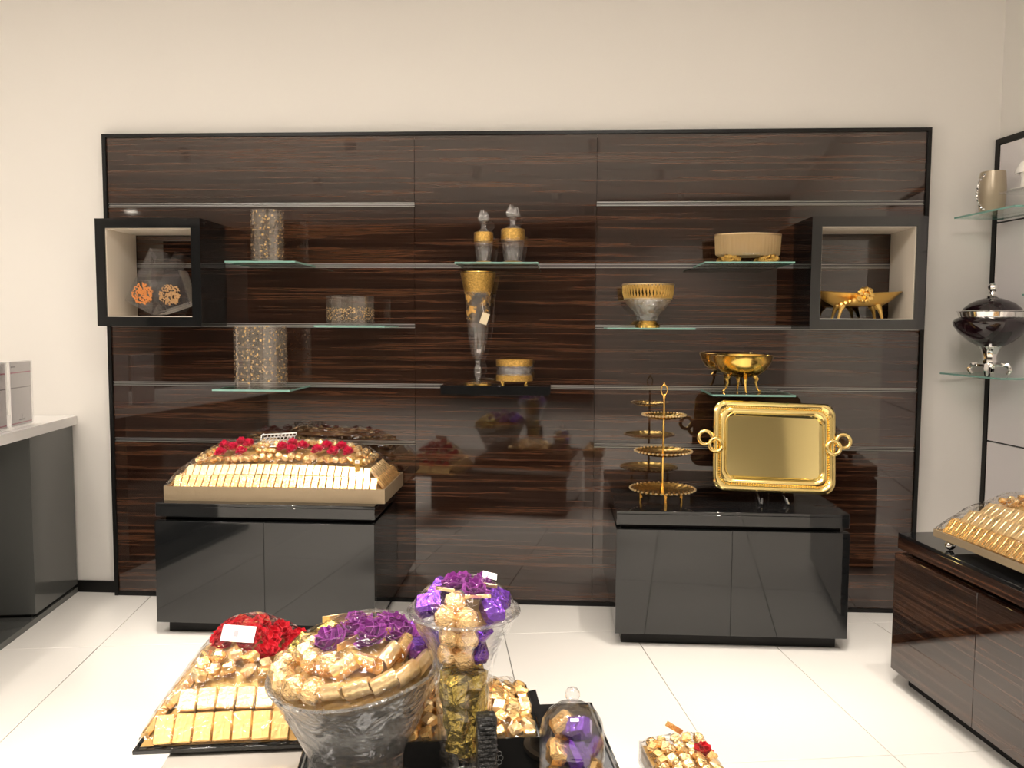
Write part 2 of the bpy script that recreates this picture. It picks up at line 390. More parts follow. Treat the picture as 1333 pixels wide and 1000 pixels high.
# ------------------------------------------------------------------ dark display panel
XL, XR, PH = -1.678, 2.419, 2.383
SEAM = (-.084, .822)
CH = (2.028, 1.7235, 1.4215, 1.1185, .826)
pan = thing('display_wall_panel', 'wide high gloss dark macassar ebony slatwall panel with aluminium shelf channels', 'wall panel', (0, 0, 0))
def board(x0, x1, z0, z1, y=0.0):
    MB().box(((x0 + x1) / 2, y + .010, (z0 + z1) / 2), (x1 - x0 - .0022, .02, z1 - z0 - .0006)).build('board', 'ebony', pan)
FR = .019
def chan(x0, x1, z):
    c = MB()
    for dz in (-.0082, 0.0, .0082): c.box(((x0 + x1) / 2, .0065 if dz else .013, z + dz), (x1 - x0 - .003, .012, .0034 if dz else .004))
    c = c.build('shelf_channel', 'aluminium', pan)
    MB().box(((x0 + x1) / 2, .0185, z), (x1 - x0 - .003, .006, .0196)).build('channel_groove', 'black_matt', c)
for x0, x1, zs in ((XL + FR, SEAM[0], CH), (SEAM[0], SEAM[1], (CH[1], CH[3])), (SEAM[1], XR - FR, CH)):
    lv = [PH - .017] + [z for z in zs] + [.0]
    for k in range(len(lv) - 1):
        top = lv[k] - (.0115 if k else 0); bot = lv[k + 1] + (.0115 if k + 1 < len(lv) - 1 else .022)
        board(x0, x1, bot, top)
    for z in zs: chan(x0, x1, z)
MB().box((XL + FR / 2, .0185, PH / 2), (FR, .057, PH)).build('edge_trim', 'black_trim', pan)
MB().box((XR - FR / 2, .0185, PH / 2), (FR, .057, PH)).build('edge_trim', 'black_trim', pan)
MB().box(((XL + XR) / 2, .0185, PH - .0085), (XR - XL - 2 * FR, .057, .017)).build('edge_trim', 'black_trim', pan)
MB().box(((XL + XR) / 2, .0185, .011), (XR - XL - 2 * FR, .050, .021)).build('bottom_rail', 'black_trim', pan)
MB().box(((XL + XR) / 2, .034, PH / 2), (XR - XL - 2 * FR, .024, PH - .06)).build('backing', 'black_matt', pan)

# ------------------------------------------------------------------ cabinets
def cabinet(name, label, loc, rz, front, w_=1.01, d_=.524, split=0.0):
    t = thing(name, label, 'cabinet', loc, rz, None)     # origin at the middle of the front foot, body goes to +Y
    h = .613
    MB().box((0, d_ / 2 + .025, .03), (w_ - .06, d_ - .05, .06)).build('plinth', 'black_trim', t)
    MB().box((0, d_ / 2 + .010, .297), (w_, d_ - .02, .470), bev=.0015).build('body', 'black_gloss' if front == 'black_gloss' else 'ebony', t)
    MB().box((0, d_ / 2 + .02, .5415), (w_ - .05, d_ - .06, .019)).build('shadow_gap', 'black_matt', t)
    MB().box((0, d_ / 2, .575), (w_, d_, .048), bev=.0015).build('top_slab', front, t)
    MB().box((0, d_ / 2, .606), (w_, d_, .014), bev=.002).build('glass_top', 'black_gloss', t)
    for s in (-1, 1):
        x0, x1 = (-w_ / 2, split - .0015) if s < 0 else (split + .0015, w_ / 2)
        MB().box(((x0 + x1) / 2, 0.0, .297), (x1 - x0, .020, .470), bev=.0005).build('door', front, t)
    MB().box((split, -.001, .297), (.0028, .014, .468)).build('dark_gap_strip', 'black_matt', t)  # black strip puts the shade between the doors into colour
    return t
cabinet('cabinet', 'glossy black two-door cabinet under the wide chocolate tray', (-.683, -.53, 0), 0, 'black_gloss')
cabinet('cabinet', 'glossy black two-door cabinet under the tiered stand and gold serving tray', (1.408, -.53, 0), 0, 'black_gloss')
cabinet('cabinet', 'dark ebony two-door cabinet with black top at the right edge', t2w(1.845, 2.595), AL - PI / 2, 'ebony')

# ------------------------------------------------------------------ wall cubes
def cube(label, xc, zc):
    t = thing('cube_shelf', label, 'cube shelf', (xc, 0, zc))
    s, d, wt = .51, .297, .045
    for nm, c, dd in (('top_board', (0, -d / 2 - .002, s / 2 - wt / 2), (s, d, wt)), ('bottom_board', (0, -d / 2 - .002, -s / 2 + wt / 2), (s, d, wt)),
                      ('side_board', (-s / 2 + wt / 2, -d / 2 - .002, 0), (wt, d, s - 2 * wt)), ('side_board', (s / 2 - wt / 2, -d / 2 - .002, 0), (wt, d, s - 2 * wt))):
        MB().box(c, dd).build(nm, 'black_gloss', t)
    i = s / 2 - wt
    for nm, c, dd in (('lining', (0, -d / 2 + .002, i - .002), (2 * i, d - .016, .004)), ('lining', (0, -d / 2 + .002, -i + .002), (2 * i, d - .016, .004)),
                      ('lining', (-i + .002, -d / 2 + .002, 0), (.004, d - .016, 2 * i - .008)), ('lining', (i - .002, -d / 2 + .002, 0), (.004, d - .016, 2 * i - .008))):
        MB().box(c, dd).build(nm, 'cream_lining', t)
    return t
cube('black cube wall shelf with cream lining holding two tilted glass vases', -1.308, 1.669)
cube('black cube wall shelf with cream lining holding a gold dish', 2.038, 1.671)

# ------------------------------------------------------------------ glass shelves
def gshelf(label, xc, z, w_=.40, d_=.33, frame=None, cat='shelf'):
    t = thing('glass_shelf', label, cat, (xc, -.004, z) if frame is None else frame[0], 0 if frame is None else frame[1])
    MB().box((0, -d_ / 2, 0), (w_ - .004, d_ - .004, .0078)).build('pane', 'shelf_glass', t)
    e = MB(); e.box((0, -d_ + .001, 0), (w_, .002, .008)); e.box((-w_ / 2 + .001, -d_ / 2 + .001, 0), (.002, d_ - .004, .008)); e.box((w_ / 2 - .001, -d_ / 2 + .001, 0), (.002, d_ - .004, .008))
    e.build('polished_edge', 'shelf_edge', t)
    return t
gshelf('glass shelf holding the slim patterned glass cylinder vase', -.755, 1.7175, .335)
gshelf('glass shelf under the low glass bowl with gold band', -.335, 1.4185, .335)
gshelf('glass shelf under the big patterned glass cylinder vase', -.808, 1.1140, .375)
gshelf('glass shelf carrying the pair of crystal carafes', .351, 1.7135, .385)
gshelf('glass shelf under the oval fluted gold dish', 1.500, 1.7160, .402)
gshelf('glass shelf under the round crystal bowl with gold rim', 1.063, 1.4150, .40)
gshelf('glass shelf under the footed gold bowl', 1.534, 1.1120, .375)
bs = thing('black_shelf', 'short glossy black shelf holding the tall gilded vase and small casket', 'shelf', (.3425, -.002, 1.118))
MB().box((0, -.125, 0), (.525, .25, .044), bev=.0012).build('shelf_board', 'black_gloss', bs)

# ------------------------------------------------------------------ glassware on the panel
def cyl_vase(name, label, cat, loc, r, h, mat, th=.004, base=.014):
    t = thing(name, label, cat, loc)
    MB().lathe([(0, 0), (r, 0), (r, h), (r - th, h), (r - th, base), (0, base)], 40).build('glass_body', mat, t)
    MB().lathe([(r - .001, h - .0015), (r + .0008, h - .0015), (r + .0008, h + .001), (r - th, h + .001), (r - th, h - .0015)], 40, closed=True).build('rim', 'clear_glass', t)
    return t
cyl_vase('glass_vase', 'slim clear glass cylinder vase with gold floral print on upper shelf', 'vase', (-.764, -.20, 1.7220), .078, .247, 'print_tall')
cyl_vase('glass_bowl', 'low wide clear glass cylinder bowl with gold lattice band', 'bowl', (-.363, -.20, 1.4230), .114, .138, 'print_band')
cyl_vase('glass_vase', 'big clear glass cylinder vase with gold floral print on lower shelf', 'vase', (-.806, -.20, 1.1185), .126, .300, 'print_tall')

def carafe(label, loc, k, r):
    t = thing('carafe', label, 'carafe', loc, 0, 'crystal carafes with gold bands')
    h = .172 * k
    fl_ = lambda p, a: (p.x * (1 + .035 * math.cos(6 * a)), p.y * (1 + .035 * math.cos(6 * a)), p.z)
    MB().lathe([(0, .004), (r * .72, .004), (r * .70, .02), (r * .80, .05), (r * .98, h * .62), (r, h * .66)], 36, fn=fl_).build('bowl', 'crystal_fine', t)
    MB().lathe([(0, 0), (r * .98, 0), (r * .95, .006), (r * .72, .014), (0, .0145)], 36, fn=fl_).build('gilded_foot', 'gold_relief', t)
    MB().lathe([(r * .98, h * .62), (r * 1.01, h * .62), (r * 1.0, h * .86), (r * .95, h * .88), (r * .93, h * .86)], 36, closed=True).build('gold_band', 'gold_relief', t)
    MB().lathe([(r * .95, h * .87), (r * .55, h * .92), (r * .28, h * .98), (r * .26, h * 1.10), (r * .42, h * 1.15), (0, h * 1.155)], 28).build('neck', 'crystal_fine', t)
    s = MB().lathe([(0, h * 1.13), (r * .22, h * 1.16), (r * .28, h * 1.19), (r * .20, h * 1.215)], 20)
    for a in range(5):
        th = a * 2 * PI / 5 + .4; cx, cy = math.cos(th) * r * .36, math.sin(th) * r * .36
        s.lathe([(0, h * 1.18), (r * .20, h * 1.21), (r * .30, h * 1.27), (r * .17, h * (1.37 + .05 * (a % 2))), (0, h * (1.45 + .06 * (a % 2)))], 5, (cx, cy, 0))
    s.build('stopper', 'crystal', t)
    return t
carafe('smaller crystal carafe with gold band, left of the pair', (.278, -.17, 1.7180), 1.0, .046)
carafe('larger crystal carafe with gold band, right of the pair', (.418, -.17, 1.7180), 1.10, .057)

t = thing('footed_vase', 'tall flared crystal vase with gilded top and hanging price tag', 'vase', (.249, -.14, 1.1405))
MB().lathe([(0, 0), (.062, 0), (.066, .003), (.050, .009), (.014, .016), (0, .017)], 36).build('foot', 'crystal_fine', t)
MB().lathe([(.060, -.0002), (.068, .0), (.068, .005), (.060, .0065)], 36, closed=True).build('foot_rim', 'gold', t)
MB().lathe([(0, .015), (.013, .016), (.011, .028), (.019, .045), (.019, .075), (.012, .095), (.015, .112), (.010, .118), (0, .12)], 8).build('stem', 'crystal', t)
MB().lathe([(0, .116), (.016, .118), (.032, .15), (.046, .22), (.055, .30), (.061, .40), (.071, .48), (.083, .540), (.080, .540), (.068, .48), (.058, .40), (.052, .30), (.043, .22), (.028, .155), (0, .15)], 24).build('flute', 'print_gold_drip', t)
MB().lathe([(.0635, .445), (.0665, .445), (.0855, .536), (.0825, .537)], 36, closed=True).build('gold_band', 'gold_relief', t)
MB().ring((0, 0, .541), .0825, .0022, 'z', 36, 6).build('rim', 'gold', t)
MB().ring((0, 0, .448), .0665, .0015, 'z', 36, 6).build('band_line', 'crystal_fine', t)
MB().tube([(.026, -.062, .392), (.030, -.070, .37), (.034, -.068, .345)], .0009, 5).build('tag_string', 'card_white', t)
MB().box((.038, -.071, .318), (.036, .002, .054), (0, R(18), 0)).build('price_tag', 'satin_ivory', t)

t = thing('casket_bowl', 'small crystal casket with gilded borders on little gold feet', 'bowl', (.427, -.14, 1.1405))
fl_ = lambda p, a: (p.x * 1.0, p.y * .72, p.z)
rr_ = .0865
MB().lathe([(0, .016), (rr_ * .95, .016), (rr_, .03), (rr_, .118), (rr_ - .006, .118), (rr_ - .006, .03), (0, .026)], 40, fn=fl_).build('glass_body', 'crystal_fine', t)
MB().lathe([(rr_ - .002, .095), (rr_ + .002, .092), (rr_ + .003, .121), (rr_ - .007, .121), (rr_ - .007, .115)], 40, fn=lambda p, a: (p.x, p.y * .72, p.z - (.004 * abs(math.sin(10 * a)) if p.z < .1 else 0)), closed=True).build('upper_border', 'gold_relief', t)
MB().lathe([(rr_ - .002, .018), (rr_ + .003, .018), (rr_ + .002, .040), (rr_ - .002, .043)], 40, fn=lambda p, a: (p.x, p.y * .72, p.z + (.005 * abs(math.sin(10 * a)) if p.z > .03 else 0)), closed=True).build('lower_border', 'gold_relief', t)
for sx in (-1, 1):
    for sy in (-1, 1):
        MB().tube([(sx * .055, sy * .036, .024), (sx * .060, sy * .040, .012), (sx * .055, sy * .038, .0), ], [.006, .0045, .006], 8).build('foot', 'gold', t)

t = thing('oval_dish', 'oval fluted amber gold dish on relief feet', 'dish', (1.525, -.17, 1.7200))
fx = lambda p, a: (p.x * (1 + .012 * math.cos(48 * a)) * 1.0, p.y * .55 * (1 + .012 * math.cos(48 * a)), p.z)
MB().lathe([(0, .035), (.138, .036), (.148, .044), (.153, .135), (.147, .135), (.142, .05), (0, .045)], 144, fn=fx).build('fluted_bowl', 'fluted_gold', t)
MB().lathe([(.145, .133), (.155, .133), (.155, .139), (.145, .139)], 72, fn=lambda p, a: (p.x, p.y * .55, p.z), closed=True).build('rim', 'champagne', t)
for sx in (-1, 1):
    for sy in (-1, 1):
        mb = MB()
        for q in range(5): mb.ico((sx * .088 + (q - 2) * .017, sy * .050, .020 + .014 * math.cos((q - 2) * .8)), .017, 1, .12, (1, .8, 1))
        mb.ico((sx * .088, sy * .052, .014), .016, 1, .1, (1.6, .8, .82))
        mb.build('relief_foot', 'gold_relief', t)
MB().box((0, -.075, .044), (.085, .012, .016), bev=.004).build('base_band', 'crystal_fine', t)

t = thing('footed_bowl', 'round crystal bowl with pierced gold rim and gold base', 'bowl', (1.063, -.17, 1.4190))
MB().lathe([(0, 0), (.056, 0), (.058, .010), (.046, .022), (.040, .032), (0, .034)], 40, fn=lambda p, a: (p.x * (1 + .02 * math.cos(20 * a)), p.y * (1 + .02 * math.cos(20 * a)), p.z)).build('base', 'gold', t)
MB().lathe([(0, .033), (.050, .034), (.056, .062), (.072, .082), (.100, .112), (.112, .145), (.107, .145), (.095, .115), (.066, .088), (0, .08)], 40, fn=lambda p, a: (p.x * (1 + .02 * math.cos(12 * a)), p.y * (1 + .02 * math.cos(12 * a)), p.z)).build('crystal_body', 'crystal', t)
lat = MB()
for k in range(44):
    a = 2 * PI * k / 44; a2 = a + .10
    for s in (0, 1):
        b0, b1 = (a, a2) if s else (a2, a)
        lat.tube([(.110 * math.cos(b0), .110 * math.sin(b0), .135), (.118 * math.cos((b0 + b1) / 2), .118 * math.sin((b0 + b1) / 2), .165), (.119 * math.cos(b1), .119 * math.sin(b1), .200)], .0030, 4)
lat.build('pierced_rim', 'gold_lattice', t)
g = MB().ring((0, 0, .203), .119, .0045, 'z', 44, 6); g.ring((0, 0, .136), .112, .003, 'z', 44, 6); g.build('rim', 'champagne', t)

t = thing('footed_gold_bowl', 'shiny round gold bowl standing on slender curved legs', 'bowl', (1.512, -.17, 1.1160))
MB().lathe([(0, .070), (.045, .072), (.085, .085), (.115, .110), (.136, .145), (.145, .172), (.148, .174), (.143, .176), (.130, .146), (.112, .114), (.08, .090), (0, .078)], 48).build('bowl', 'gold', t)
for k in range(4):
    a = R(-88 + 90 * k); c, s = math.cos(a), math.sin(a)
    MB().tube([(c * .060, s * .060, .078), (c * .072, s * .072, .062), (c * .066, s * .066, .045), (c * .074, s * .074, .018), (c * .084, s * .084, .004), (c * .092, s * .092, .006)], [.010, .010, .006, .005, .0045, .004], 8).build('leg', 'gold', t)

# gold dish in the right cube
t = thing('gold_dish', 'matt gold boat-shaped dish with flower knot on four tapered legs', 'dish', (2.045, -.15, 1.4660))
def boat(p, a):
    k = 1.0
    return (p.x * 1.0, p.y * .50, p.z + .010 * (abs(p.x) / .19) ** 2 * (1 if p.z > .07 else 0))
MB().lathe([(0, .058), (.11, .060), (.150, .075), (.198, .112), (.205, .116), (.199, .119), (.184, .113), (.135, .083), (0, .070)], 48, fn=boat).build('dish_body', 'gold_satin', t)
for sx in (-1, 1):
    for sy in (-1, 1):
        MB().tube([(sx * .078, sy * .035, .064), (sx * .086, sy * .040, .048), (sx * .090, sy * .042, .040), (sx * .100, sy * .046, .0)], [.017, .014, .010, .005], 8).build('leg', 'gold_satin', t)
k_ = MB()
for q in range(9): k_.ico((.0 + .026 * math.cos(q * .7), -.100 + .005 * math.sin(3 * q), .108 + .026 * math.sin(q * .7)), .016, 1, .15)
k_.ico((0, -.106, .108), .017, 1, .1)
k_.build('flower_knot', 'gold_satin', t)
k_ = MB()
for q in range(6): k_.ico((-.028 - .018 * q, -.096 + .004 * q, .090 - .006 * q), .016 - .0012 * q, 1, .1)
k_.build('leaf_spray', 'gold_satin', t)

# two tilted glass vases in the left cube
def block_vase(label, loc, rot, w_, d_, h, pcol):
    t = thing('square_vase', label, 'vase', loc); t.rotation_euler = rot
    th = .005
    for nm, c, dd in (('side_pane', (-w_ / 2 + th / 2, 0, h / 2), (th, d_, h)), ('side_pane', (w_ / 2 - th / 2, 0, h / 2), (th, d_, h)), ('front_pane', (0, -d_ / 2 + th / 2, h / 2), (w_ - 2 * th, th, h)),
                      ('back_pane', (0, d_ / 2 - th / 2, h / 2), (w_ - 2 * th, th, h)), ('base', (0, 0, .006), (w_ - 2 * th, d_ - 2 * th, .012))):
        MB().box(c, dd).build(nm, 'vase_pane', t)
    f = MB()
    for q in range(150):
        rad = .052 * math.sqrt(random.random()); an = random.uniform(0, 2 * PI)
        cx, cz = rad * math.cos(an) - (.012 if h > .2 else 0), .072 + rad * math.sin(an) * .95; L = random.uniform(.008, .016); rr2 = random.uniform(0, PI)
        f.box((cx, -d_ / 2 - .0008 - .00002 * q, cz), (L, .0006, L * .45), (0, rr2, 0))
    f.build('printed_flower', pcol, t)
    return t
block_vase('tall square glass vase with orange flower print tilted in cube', (-1.4195, -.13, 1.5035), (R(0), R(27), 0), .156, .10, .290, 'flower_print')
block_vase('short square glass vase with brown flower print tilted in cube', (-1.192, -.235, 1.497), (R(0), R(-18), 0), .165, .09, .167, 'flower_print_brown')

# ------------------------------------------------------------------ three tier stand
t = thing('tiered_stand', 'slender three-tier gold cake stand with ring handle', 'cake stand', (1.131, -.30, .6135))
for z, r in ((.386, .099), (.217, .131), (.040, .150)):
    scal = lambda p, a, r=r: (p.x * (1 + (.02 * math.cos(26 * a) if p.xy.length > r * .9 else 0)), p.y * (1 + (.02 * math.cos(26 * a) if p.xy.length > r * .9 else 0)), p.z)
    pl = MB().lathe([(0, z), (r * .70, z + .001), (r * .90, z + .012), (r, z + .016), (r * 1.0, z + .019), (r * .90, z + .015), (r * .70, z + .004), (0, z + .003)], 104, fn=scal).build('plate', 'gold', t)
    bd = MB()
    for k in range(40): bd.ico((r * math.cos(2 * PI * k / 40), r * math.sin(2 * PI * k / 40), z + .018), .0062, 1, 0, (1, 1, .9))
    bd.build('beaded_edge', 'champagne', pl)
MB().lathe([(0, .035), (.010, .038), (.006, .07), (.0055, .205), (.009, .212), (.0055, .228), (.0055, .375), (.009, .384), (.005, .40), (.0045, .475), (.008, .486), (.004, .494), (0, .496)], 16).build('post', 'gold', t)
MB().tube([(0, 0, .490), (.010, 0, .500), (.015, 0, .515), (.013, 0, .530), (.005, 0, .541), (0, 0, .545), (-.005, 0, .541), (-.013, 0, .530), (-.015, 0, .515), (-.010, 0, .500)], .0030, 7, True).build('ring_handle', 'gold', t)
MB().ico((0, 0, .549), .006, 1).build('finial', 'gold', t)
for k in range(3):
    a = R(30 + 120 * k)
    MB().tube([(.105 * math.cos(a), .105 * math.sin(a), .044), (.112 * math.cos(a), .112 * math.sin(a), .022), (.108 * math.cos(a), .108 * math.sin(a), .0)], [.008, .006, .009], 8).build('foot', 'gold', t)

# ------------------------------------------------------------------ gold tray on easel
et = thing('plate_easel', 'clear acrylic easel propping up the gold serving tray', 'easel', (1.630, -.27, .6135))
for sx in (-1, 1):
    MB().tube([(sx * .055, -.090, .030), (sx * .060, -.110, .010), (sx * .062, -.085, .004), (sx * .060, -.05, .022), (sx * .058, .03, .045), (sx * .05, .08, .20)], .0042, 8).build('leg', 'acrylic', et)
    MB().tube([(sx * .03, .075, .18), (sx * .03, .12, .06), (sx * .03, .135, .004)], .0042, 8).build('strut', 'acrylic', et)
MB().tube([(-.058, .03, .045), (0, .032, .040), (.058, .03, .045)], .0038, 8).build('cross_bar', 'acrylic', et)
tr = thing('serving_tray', 'large rectangular polished gold tray with round ring handles', 'tray', (1.634, -.315, .664))
tr.rotation_euler = (R(80), R(1.6), 0)      # local x width, y height, z towards the viewer
def ringface(mb, A, za, Bp, zb):
    n = len(A); o = [(x, y, za) for x, y in A] + [(x, y, zb) for x, y in Bp]
    mb.add(o, [(i, (i + 1) % n, (i + 1) % n + n, i + n) for i in range(n)])
W_, H_ = .556, .416
def rr2(w_, h_, r): return [(x, y + H_ / 2) for x, y in rrect(w_, h_, r, 8)]
L0, L1, L2, L3, L4, L5 = rr2(W_, H_, .055), rr2(W_ - .012, H_ - .012, .05), rr2(W_ - .060, H_ - .060, .040), rr2(W_ - .072, H_ - .072, .036), rr2(W_ - .125, H_ - .125, .028), rr2(W_ - .138, H_ - .138, .024)
mb = MB()
def curve(mb, a0, a1, z0, z1, bow, n=6):
    for k in range(n):
        u, v = k / n, (k + 1) / n
        A = rr2(W_ - a0 - (a1 - a0) * u, H_ - a0 - (a1 - a0) * u, .055 - .12 * (a0 + (a1 - a0) * u) * .5); Bq = rr2(W_ - a0 - (a1 - a0) * v, H_ - a0 - (a1 - a0) * v, .055 - .12 * (a0 + (a1 - a0) * v) * .5)
        ringface(mb, A, z0 + (z1 - z0) * u + bow * math.sin(PI * u), Bq, z0 + (z1 - z0) * v + bow * math.sin(PI * v))
curve(mb, 0, .050, .018, .018, .008); curve(mb, .050, .060, .018, .012, 0, 1); curve(mb, .060, .108, .012, .012, .006); curve(mb, .108, .118, .012, .011, .003, 4)
L4 = rr2(W_ - .118, H_ - .118, .048)
ringface(mb, L0, .018, rr2(W_ - .01, H_ - .01, .05), .012); ringface(mb, rr2(W_ - .01, H_ - .01, .05), .012, rr2(W_ - .12, H_ - .12, .03), -.002)
mb.build('rim', 'brass', tr)
mb = MB(); ringface(mb, L4, .011, L5, .002); n = len(L5); mb.add([(x, y, .002) for x, y in L5] + [(x, y, -.003) for x, y in L5], [tuple(range(n)), tuple(reversed(range(n, 2 * n)))] + [(i, i + n, (i + 1) % n + n, (i + 1) % n) for i in range(n)])
mb.build('well', 'gold_mirror', tr)
bd = MB(); P_ = rr2(W_ - .056, H_ - .056, .05); n_ = len(P_); acc = []
for i_ in range(n_):
    a_, b__ = Vector(P_[i_]), Vector(P_[(i_ + 1) % n_]); q_ = max(1, int((b__ - a_).length / .011))
    acc += [a_.lerp(b__, k / q_) for k in range(q_)]
for p_ in acc: bd.ico((p_.x, p_.y, .0165), .0042, 1)
bd.build('border_beads', 'brass', tr)
for sx in (-1, 1):
    MB().ring((sx * .315, .243 + .004 * sx, .016), .031, .0095, 'z', 32, 10).build('handle_ring', 'brass', tr)
    MB().ring((sx * .268, .211 + .004 * sx, .026), .030, .0095, 'z', 32, 10).build('handle_ring', 'brass', tr)

# ------------------------------------------------------------------ chocolates
def bar_mesh(name, w_, l_, t_, mat):
    mb = MB().box((0, 0, 0), (w_, l_, t_), bev=min(t_, w_) * .16)
    mb.box((0, 0, t_ * .52), (w_ * .16, l_ * .92, t_ * .06))      # folded seam of the foil
    return mb.mesh(name, mat)
def roll_mesh(name, r, l_, mat):
    mb = MB(); n = 10
    pr = [(0, -l_ / 2 + .006), (r * .5, -l_ / 2 + .003), (r * .97, -l_ / 2), (r, -l_ / 2 + .003), (r, l_ / 2 - .003), (r * .97, l_ / 2), (r * .5, l_ / 2 - .003), (0, l_ / 2 - .006)]
    mb.lathe(pr, n, fn=lambda p, a: (p.x, p.y * .78, p.z), mat=Matrix.Rotation(PI / 2, 4, 'Y'))
    return mb.mesh(name, mat)
def ball_mesh(name, r, mat):
    mb = MB().ico((0, 0, 0), r, 2, .055)
    mb.lathe([(r * .45, -r * .95), (r * .62, -r * .98), (r * .5, -r * .80)], 9, closed=True)
    return mb.mesh(name, mat, smooth=22)
def nugget_mesh(name, s, mat):
    mb = MB().box((0, 0, 0), (s, s * .85, s * .72), bev=s * .17)
    for v in mb.v: v += Vector((random.uniform(-1, 1), random.uniform(-1, 1), random.uniform(-1, 1))) * s * .05
    mb.box((0, 0, s * .36), (s * .5, s * .12, s * .05), (0, 0, .7))
    return mb.mesh(name, mat, smooth=25)
def rosette_mesh(name, r, mat, n=14):
    mb = MB()
    for k in range(n):
        ph = k * 2.4; el = .25 + 1.1 * (k / n); rad = r * (.95 - .75 * k / n)
        c = Vector((math.cos(ph) * rad * .55, math.sin(ph) * rad * .55, r * .5 * k / n))
        e = Euler((0, -el * .75, ph)).to_matrix().to_4x4(); mt = Matrix.Translation(c) @ e
        s_ = r * .55
        vs = [(-s_ * .5, -s_ * .5, 0), (s_ * .25, -s_ * .65, s_ * .1), (s_ * .65, 0, s_ * .28), (s_ * .25, s_ * .65, s_ * .1), (-s_ * .5, s_ * .5, 0), (0, 0, -s_ * .08)]
        vs2 = [(x, y, z - .0012) for x, y, z in vs]
        mb.add(vs + vs2, [(5, 0, 1), (5, 1, 2), (5, 2, 3), (5, 3, 4), (5, 4, 0), (11, 7, 6), (11, 8, 7), (11, 9, 8), (11, 10, 9), (11, 6, 10)] + [(i, i + 6, (i + 1) % 5 + 6, (i + 1) % 5) for i in range(5)], mt)
    return mb.mesh(name, mat, smooth=0)
CM = {
    'bar': bar_mesh('chocolate_bar', .0312, .064, .013, 'foil_gold'),
    'barp': bar_mesh('chocolate_bar', .0312, .058, .014, 'foil_pale'),
    'slab': bar_mesh('chocolate_bar', .0475, .072, .020, 'foil_gold'),
    'slabp': bar_mesh('chocolate_bar', .0475, .058, .022, 'foil_pale'),
    'roll': roll_mesh('chocolate_roll', .0215, .056, 'foil_pale'),
    'rollg': roll_mesh('chocolate_roll', .0215, .056, 'foil_gold'),
    'ball': ball_mesh('chocolate_ball', .030, 'foil_ball'),
    'balls': ball_mesh('chocolate_ball', .014, 'foil_ball'),
    'nug': nugget_mesh('chocolate_piece', .026, 'foil_gold'),
    'nugp': nugget_mesh('chocolate_piece', .026, 'foil_pale'),
    'cubep': nugget_mesh('purple_chocolate', .066, 'foil_purple'),
    'cubeg': nugget_mesh('chocolate_block', .062, 'foil_gold'),
    'twist': nugget_mesh('olive_chocolate', .075, 'foil_olive'),
    'rose': rosette_mesh('red_rose', .032, 'rose_red'),
    'petr': rosette_mesh('red_paper_flower', .040, 'paper_red', 16),
    'petp': rosette_mesh('purple_paper_flower', .056, 'paper_purple', 22),
}
def rot_frame(n, spin):
    z = Vector(n).normalized(); x = Vector((1, 0, 0)) - z * z.x
    if x.length < .05: x = Vector((0, 1, 0))
    x.normalize(); y = z.cross(x)
    return (Matrix((x, y, z)).transposed() @ Matrix.Rotation(spin, 3, 'Z')).to_euler()
def piece(kind, base, p, n, spin, label, group, name=None, sc=1.0, cat='chocolate'):
    """one sweet as a thing of its own; p and n are given in the holder's frame"""
    me = CM[kind]; o = link(name or me.name.split('.')[0], me)
    mw = base @ Matrix.Translation(Vector(p)) @ rot_frame(n, spin).to_matrix().to_4x4()
    o.location = mw.translation; o.rotation_euler = mw.to_euler(); o.scale = (sc, sc, sc)
    return tag(o, label, cat, group)

